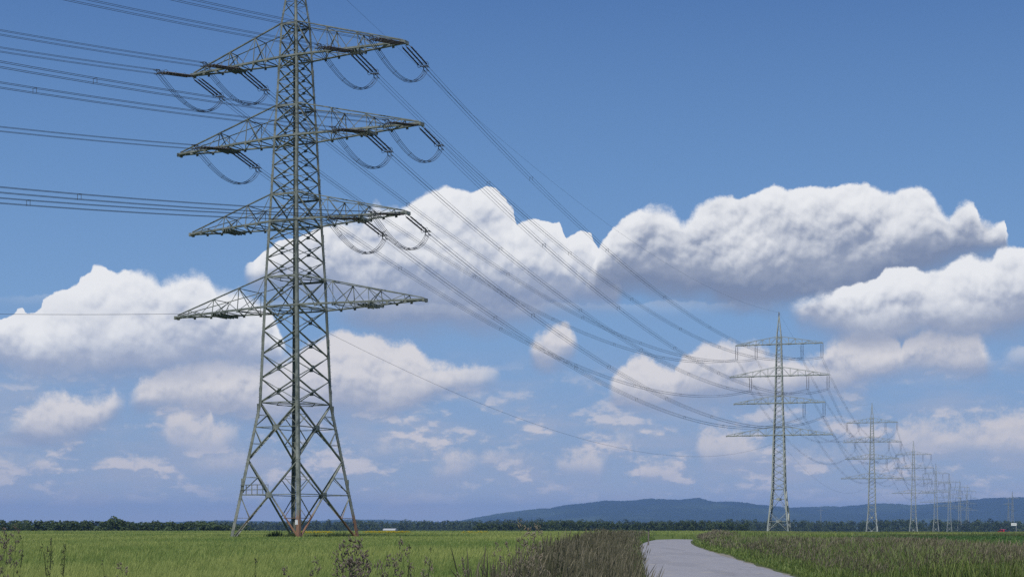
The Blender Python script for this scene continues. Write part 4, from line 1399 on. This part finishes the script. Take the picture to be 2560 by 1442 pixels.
# ------------------------------------------------------------------ small things
# foreground grasses: each stalk with clumps of spikelets, standing on the verge before the camera
def stalk(px, ytop, D, lean, clumps, tone, label, size=1.0, leaf=True, plume=False, seed=0):
    r = np.random.default_rng(1000 + seed)
    narrow = 0.3 if tone is DARKG else 1.0
    size *= 0.74
    ytop += 14 if tone is PURPLE else 8
    if tone is DARKG: clumps = max(3, clumps - 2)
    zt = HC + (YH - ytop) / F * D
    xt = (px - CX) / F * D
    x0 = xt - lean
    root = empty('grass_stalk', (x0, D, 0))
    def P_(t): return np.array((lean * t ** 2.2, 0.03 * math.sin(3 * t + seed), zt * t))
    b = Blades()
    ts = np.linspace(0, 1, 13)
    for t0, t1 in zip(ts, ts[1:]):
        b.ribbons(P_(t0)[None], P_(t1)[None], np.zeros((1, 3)), np.array([(0.0085 if tone is DARKG else 0.0062) - 0.003 * t0]), np.array([tone[0]]), np.array([tone[0]]), 1, np.array([[1.0, 0.15, 0.0]]))
    o = b.build('stem', LEAF); o.parent = root
    h = Blades()
    for i in range(clumps):
        t = 1.0 - (0.20 if not plume else 0.26) * size * (i / max(1, clumps - 1)) / max(zt, 0.5) * 1.3
        base = P_(t)
        sgn = 1 if i % 2 else -1
        out = (0.008 + 0.042 * (i / max(1, clumps - 1))) * narrow * size * (1.3 if plume else 1.0)
        cen = base + np.array((sgn * out * (0.5 + 0.7 * r.random()), 0.02 * r.normal(), 0.015 + 0.02 * r.random()))
        n = 15 if not plume else 9
        if tone is DARKG: n = 7
        q = cen + r.normal(0, 1, (n, 3)) * np.array((0.009 * (0.5 + 0.5 * narrow), 0.008, 0.015)) * size
        e = q + np.stack([sgn * 0.006 + r.normal(0, 0.006, n), r.normal(0, 0.004, n), 0.010 + 0.010 * r.random(n)], 1) * size * (1.3 if plume else 1.0)
        tt = r.random((n, 1))
        h.spindles(q, e, (0.0024 + 0.002 * r.random(n)) * size, np.array(tone[1]) * (1 - tt) + np.array(tone[2]) * tt)
        h.ribbons(base[None] - np.array([[0, 0, 0.01]]), cen[None], np.zeros((1, 3)), np.array([0.003]), np.array([tone[0]]), np.array([tone[1]]), 1, np.array([[0.4, 0.1, 0.9]]))
    o = h.build('seed_head', LEAF); o.parent = root
    if leaf:
        lf = Blades()
        for k in range(2):
            t = 0.45 + 0.25 * k
            p = P_(t)
            sgn = 1 if (k + seed) % 2 else -1
            e = p + np.array((sgn * (0.10 + 0.08 * r.random()), 0.03, 0.13 + 0.10 * r.random()))
            lf.ribbons(p[None], e[None], np.array([[0, 0, 0.05]]), np.array([0.011]), np.array([(0.09, 0.14, 0.04)]), np.array([(0.14, 0.18, 0.06)]), 5, np.array([[0.5, 0.3, 0.8]]))
        o = lf.build('leaf_blade', LEAF); o.parent = root
    return tag(root, label, 'grass stalk', 'flowering grasses in the foreground')


PURPLE = ((0.10, 0.14, 0.045), (0.120, 0.100, 0.078), (0.320, 0.270, 0.210))
DARKG = ((0.035, 0.050, 0.020), (0.040, 0.042, 0.026), (0.100, 0.095, 0.060))
STRAW = ((0.14, 0.15, 0.07), (0.20, 0.17, 0.12), (0.40, 0.35, 0.25))
ST = [(14, 1328, 8.6, -0.02, 7, PURPLE, 'grass stalk with purple head at the very left edge of the foreground', 1.1),
      (44, 1314, 9.0, 0.06, 7, PURPLE, 'tall grass stalk with drooping purple head, second from the left edge', 0.9),
      (62, 1352, 8.8, 0.08, 4, DARKG, 'short dark grass stalk just right of the tall drooping purple head', 0.9),
      (5, 1350, 8.0, -0.05, 6, PURPLE, 'thick purple grass head cut by the left edge of the picture', 1.0),
      (126, 1352, 8.4, 0.03, 9, DARKG, 'dark narrow grass spike, taller of the pair below the left hedge', 0.8),
      (159, 1366, 8.4, 0.05, 9, DARKG, 'dark narrow grass spike, shorter and right of its taller neighbour', 0.8),
      (108, 1370, 8.2, -0.06, 8, DARKG, 'dark grass spike leaning left beside the taller narrow spike', 0.75),
      (262, 1416, 8.2, 0.0, 4, DARKG, 'lone short dark grass head low in the barley left of the pylon', 0.8),
      (310, 1418, 7.6, -0.05, 6, STRAW, 'pale straw grass head low in the barley left of the pylon', 1.0),
      (640, 1405, 7.8, 0.03, 5, DARKG, 'dark round grass head low below the pylon, alone on its left', 0.9),
      (712, 1432, 7.4, 0.02, 6, PURPLE, 'brown grass head at the bottom edge below the pylon', 1.0),
      (790, 1402, 8.0, 0.03, 6, PURPLE, 'brown grass head left of the dense purple cluster in the foreground', 1.0),
      (846, 1396, 7.8, -0.03, 8, PURPLE, 'brown grass head at the left side of the dense purple cluster', 1.3),
      (862, 1366, 8.0, -0.04, 10, PURPLE, 'tall purple grass head leaning left in the dense foreground cluster', 1.4),
      (889, 1362, 8.0, 0.01, 11, PURPLE, 'tallest upright purple grass head of the dense foreground cluster', 1.4),
      (907, 1370, 7.9, 0.05, 10, PURPLE, 'purple grass head leaning right in the dense foreground cluster', 1.5),
      (915, 1404, 7.6, 0.07, 9, PURPLE, 'low purple grass head at the right side of the dense cluster', 1.4),
      (880, 1414, 7.4, -0.02, 9, PURPLE, 'low broad grass head at the foot of the dense purple cluster', 1.5),
      (1006, 1358, 8.2, -0.05, 7, PURPLE, 'tall nodding grass head standing alone right of the dense cluster', 1.2),
      (1024, 1376, 8.0, 0.05, 5, DARKG, 'dark grass stalk crossing behind the lone nodding head', 0.9),
      (982, 1390, 7.8, 0.02, 9, PURPLE, 'narrow brown grass head between the dense cluster and the nodding head', 1.1),
      (952, 1416, 7.5, -0.03, 8, PURPLE, 'low brown grass head just right of the dense purple cluster', 1.2),
      (1078, 1378, 8.2, 0.09, 3, DARKG, 'dark slender blade rising to the right of the nodding head', 0.8),
      (1070, 1412, 7.6, 0.04, 7, STRAW, 'pale brown grass head low below the dark slender blade', 1.1),
      (1160, 1410, 7.8, 0.08, 6, STRAW, 'green arching grass head midway between cluster and brown verge', 1.0),
      (1206, 1420, 7.7, 0.06, 4, DARKG, 'dark drooping grass stalk low beside the brown verge', 0.9),
      (1270, 1364, 8.6, 0.07, 5, STRAW, 'bent straw-coloured stalk with curled tip at the left of the verge', 1.0),
      (1242, 1366, 8.8, -0.03, 6, STRAW, 'pale upright grass head left of the bent straw-coloured stalk', 0.8),
      (1303, 1322, 9.4, -0.04, 10, STRAW, 'tall airy grass plume leaning left at the verge, left of three', 1.3),
      (1326, 1326, 9.4, -0.02, 10, STRAW, 'tall airy grass plume at the verge, middle of three', 1.3),
      (1346, 1322, 9.6, 0.03, 10, STRAW, 'tall airy grass plume at the verge, right of three', 1.2),
      (1396, 1356, 9.0, 0.01, 9, DARKG, 'dark straight grass spike in front of the brown verge', 0.9),
      (1410, 1376, 8.6, 0.10, 8, DARKG, 'dark grass spike leaning right in front of the brown verge', 0.9),
      (1445, 1342, 10.5, 0.0, 7, DARKG, 'thin dark upright grass spike against the barley, edge of the verge', 0.8)]
for i, (px, yt, D, ln, n, tone, lab, sz) in enumerate(ST):
    stalk(px, yt, D, ln, n, tone, lab, sz, leaf=(i % 3 != 1), plume='plume' in lab, seed=i)

# weeds round the feet of the pylon
def weed(px, D, w, h, label, seed):
    r = np.random.default_rng(seed)
    b = Blades()
    n = 170
    a = r.uniform(0, 6.28, n)
    q = np.sqrt(r.random(n))
    root = np.stack([np.cos(a) * q * w * 0.5, np.sin(a) * q * w * 0.35, np.full(n, 0.2)], 1)
    hh = h * (0.55 + 0.5 * r.random(n)) * (1 - 0.45 * q)
    tip = root + np.stack([r.normal(0, 0.14, n), r.normal(0, 0.1, n), hh], 1)
    t = r.random((n, 1))
    c = np.array((0.035, 0.065, 0.022)) * (1 - t) + np.array((0.085, 0.120, 0.040)) * t
    b.ribbons(root, tip, np.zeros((n, 3)), np.full(n, 0.16), c * 0.8, c, 2)
    o = b.build('weed_clump', LEAF)
    o.location = ((px - CX) / F * D, D, 0)
    return tag(o, label, 'weeds', 'weeds at the feet of the nearest pylon')


weed(690, 172, 2.6, 1.25, 'dark weed clump left of the rear leg of the nearest pylon', 1)
weed(728, 171, 1.2, 1.05, 'small dark weed clump right of the rear leg of the nearest pylon', 2)
weed(787, 165, 1.4, 0.95, 'flat dark weed clump right of the rusty front leg of the pylon', 3)
weed(846, 168, 3.0, 1.20, 'widest dark weed clump beside the rusty right foot of the pylon', 4)
weed(590, 166, 0.9, 0.95, 'tiny weed clump at the left foot of the nearest pylon', 5)

# marker post by the bend of the road
mp = empty('marker_post', ((1621 - CX) / F * 140, 140, 0))
b_ = MB(); b_.bar((0, 0, 0), (0, 0, 1.25), 0.06, 8); b_.build('post', mat('grey_wood', (0.16, 0.14, 0.12), 0.9), mp)
b_ = MB(); b_.bar((0, 0, 1.25), (0, 0, 1.42), 0.075, 8); b_.build('cap', mat('dark_cap', (0.03, 0.03, 0.03), 0.6), mp)
tag(mp, 'thin dark post in the grass where the road bends', 'post')

# place-name board beside the far road
SX, SY = (2540.5 - CX) / F * 390, 390.0
sz0 = float(gz(SX, SY))
sg = empty('road_sign', (SX, SY, sz0))
b_ = MB(); b_.bar((0, 0, 0), (0, 0, 2.35 - sz0), 0.05, 10); b_.build('post', mat('sign_steel', (0.50, 0.51, 0.50), 0.45, 0.3, 0.06), sg)
b_ = MB(); b_.box((-0.60, -0.075, 2.30 - sz0), (0.66, 0.015, 0.30)); bd = b_.build('board', mat('sign_white', (0.78, 0.80, 0.80), 0.4, 0, 0.03), sg)
b_ = MB()
r_ = random.Random(4)
x = -1.10
while x < -0.10:                                                     # a line of lettering too small to read
    w = r_.uniform(0.05, 0.09)
    b_.box((x + w / 2, -0.093, 2.30 - sz0 + r_.uniform(-0.01, 0.01)), (w / 2, 0.002, r_.uniform(0.05, 0.085)))
    x += w + 0.03
b_.build('lettering', mat('sign_green', (0.16, 0.27, 0.22), 0.5, 0, 0.05), bd)
tag(sg, 'white name board on a single grey post beside the red car', 'road sign')

# the red car driving away
cz = float(gz(120.0, 390.0))
car = empty('hatchback_car', ((2511 - CX) / F * 388, 388.0, cz), -math.radians(43))
RED = mat('red_paint', (0.36, 0.018, 0.030), 0.28, 0.0, 0.05, 2.0, 0.6)
GLASS = mat('car_glass', (0.012, 0.014, 0.018), 0.08, 0.0, 0.05, 2.0, 0.7)
BLK = mat('car_trim', (0.02, 0.02, 0.022), 0.6)
bm = bmesh.new()
# sections along the car (y): half width, sill, waist, roof half width, roof height (same as waist = no cabin there)
sec = [(-2.00, 0.76, 0.42, 0.86, 0.70, 0.90), (-1.93, 0.83, 0.30, 0.95, 0.70, 1.02), (-1.72, 0.86, 0.26, 0.96, 0.62, 1.38), (-1.40, 0.87, 0.25, 0.95, 0.61, 1.50), (-0.60, 0.88, 0.25, 0.93, 0.61, 1.53),
       (0.20, 0.88, 0.25, 0.92, 0.60, 1.49), (0.62, 0.88, 0.25, 0.92, 0.62, 1.28), (1.02, 0.87, 0.25, 0.94, 0.72, 0.99), (1.60, 0.84, 0.28, 0.86, 0.70, 0.89), (1.95, 0.74, 0.34, 0.68, 0.60, 0.72), (2.03, 0.62, 0.40, 0.58, 0.50, 0.60)]
rings = []
for y, hw, z0, zw, rw, zr in sec:
    pts = [(-hw * 0.92, z0), (-hw, z0 + 0.12), (-hw * 1.0, (z0 + zw) / 2), (-hw * 0.95, zw), (-rw, zr - 0.06), (-rw * 0.82, zr), (0, zr + 0.02), (rw * 0.82, zr), (rw, zr - 0.06), (hw * 0.95, zw), (hw, (z0 + zw) / 2), (hw, z0 + 0.12), (hw * 0.92, z0)]
    rings.append([bm.verts.new((x, y, z)) for x, z in pts])
for a, b in zip(rings, rings[1:]):
    n = len(a)
    for i in range(n): bm.faces.new((a[i], a[(i + 1) % n], b[(i + 1) % n], b[i]))
bm.faces.new(rings[0][::-1]); bm.faces.new(rings[-1])
bmesh.ops.recalc_face_normals(bm, faces=bm.faces)
bme = bpy.data.meshes.new('body'); bm.to_mesh(bme); bm.free()
bme.materials.append(RED)
body = link('body', bme, car)
sb = body.modifiers.new('smooth', 'SUBSURF'); sb.levels = 1; sb.render_levels = 1
def pane(name, q, m, parent=car, t=0.012):
    q = [Vector(p) for p in q]
    n = (q[1] - q[0]).cross(q[2] - q[0]).normalized() * t
    k = MB()
    k.add([p - n for p in q] + [p + n for p in q], [(3, 2, 1, 0), (4, 5, 6, 7), (0, 1, 5, 4), (1, 2, 6, 5), (2, 3, 7, 6), (3, 0, 4, 7)])
    return k.build(name, m, parent)


pane('rear_window', [(-0.64, -1.90, 1.02), (0.64, -1.90, 1.02), (0.53, -1.70, 1.37), (-0.53, -1.70, 1.37)], GLASS, t=0.03)
for s_ in (-1, 1):
    pane('side_window', [(s_ * 0.83, -1.45, 0.98), (s_ * 0.83, 0.55, 0.96), (s_ * 0.66, 0.15, 1.40), (s_ * 0.66, -1.35, 1.42)], GLASS, t=0.02)
    pane('tail_light', [(s_ * 0.58, -1.99, 0.74), (s_ * 0.80, -1.93, 0.74), (s_ * 0.78, -1.90, 1.00), (s_ * 0.62, -1.94, 1.00)], mat('tail_lens', (0.5, 0.02, 0.02), 0.2), t=0.025)
    k = MB(); k.box((s_ * 0.97, 0.52, 0.99), (0.10, 0.06, 0.07)); k.build('wing_mirror', RED, car)
    for y in (-1.28, 1.28):
        k = MB(); k.bar((s_ * 0.68, y, 0.31), (s_ * 0.885, y, 0.31), 0.31, 20); wh = k.build('wheel', BLK, car)
        k = MB(); k.bar((s_ * 0.87, y, 0.31), (s_ * 0.892, y, 0.31), 0.20, 16); k.build('rim', M['zinc'], wh)
pane('windscreen', [(0.62, 0.98, 1.0), (-0.62, 0.98, 1.0), (-0.54, 0.34, 1.44), (0.54, 0.34, 1.44)], GLASS, t=0.03)
k = MB(); k.box((0, -2.00, 0.46), (0.72, 0.06, 0.13)); k.build('bumper', RED, car)
k = MB(); k.box((0, -2.03, 0.74), (0.26, 0.012, 0.055)); k.build('number_plate', M['plate'], car)
tag(car, 'small red hatchback seen from behind on the far right, half hidden by grass', 'car')

# white shed before the far wood
def shed(px, D, w, d, hwall, hroof, label):
    base = float(gz(0, D))
    o = empty('farm_shed', ((px - CX) / F * D, D, base), math.radians(-12))
    k = MB(); k.box((0, 0, hwall / 2), (w / 2, d / 2, hwall / 2)); wl = k.build('wall', mat('shed_wall', (0.46, 0.47, 0.46), 0.7), o)
    for i in range(4):
        g_ = MB(); g_.box((-w * 0.36 + i * w * 0.24, -d / 2 - 0.03, hwall * 0.42), (w * 0.08, 0.02, hwall * 0.38)); g_.build('doorway', BLK, o)
    k = MB()
    n = 8
    prof_s = [(-d / 2 - 0.3, 0)] + [(-(d / 2 + 0.3) * math.cos(math.pi * i / n), (hroof - hwall) * math.sin(math.pi * i / n)) for i in range(1, n)] + [(d / 2 + 0.3, 0)]
    k.prism(Vector((-w / 2 - 0.3, 0, hwall + 0.004)), Vector((w / 2 + 0.3, 0, hwall + 0.004)), prof_s, Vector((0, 1, 0)), Vector((0, 0, 1)))
    k.build('roof', mat('shed_roof', (0.42, 0.44, 0.45), 0.5), o)
    return tag(o, label, 'shed')


shed(976, 900, 6.6, 5.0, 3.5, 4.5, 'low white shed with rounded roof before the wood, right of the nearest pylon')

# pylons of another line far away
TA3 = [(0.0, 2.7), (12, 1.6), (44, 0.7), (50, 0.5), (55, 0.05)]
SPEC3 = dict(a=TA3, b=TA3, leg_w=0.30, brace_w=0.17, top=55, foot=0.4, waist=12, splices=[], attach=(), nodes=[12 + i * 2.0 for i in range(17)], big=[(0.1, 4, 6), (6, 9, 12)], rings=[12, 44, 47], peak_nodes=[46, 48, 50, 52, 54])
far0 = build_pylon('lattice_pylon', SPEC3, M['zinc'], [(44.5, 47, 9.8, 0.24)], False)
for i, (px, D, sc_, lab) in enumerate(((2531, 2200, 1.0, 'faint distant pylon with one crossarm above the white name board'), (2521, 2600, 0.95, 'fainter distant pylon close left of the one above the name board'), (2052, 3900, 1.02, 'tiny distant single-arm pylon on the skyline between second and third pylon'))):
    o = far0 if i == 0 else copy_tree(far0)
    o.location = ((px - CX) / F * D, D, float(gz(0, D)))
    o.scale = (sc_,) * 3
    o.rotation_euler = (0, 0, math.radians((4, 12, -6)[i]))
    tag(o, lab, 'pylon', 'pylons of a second line far off')
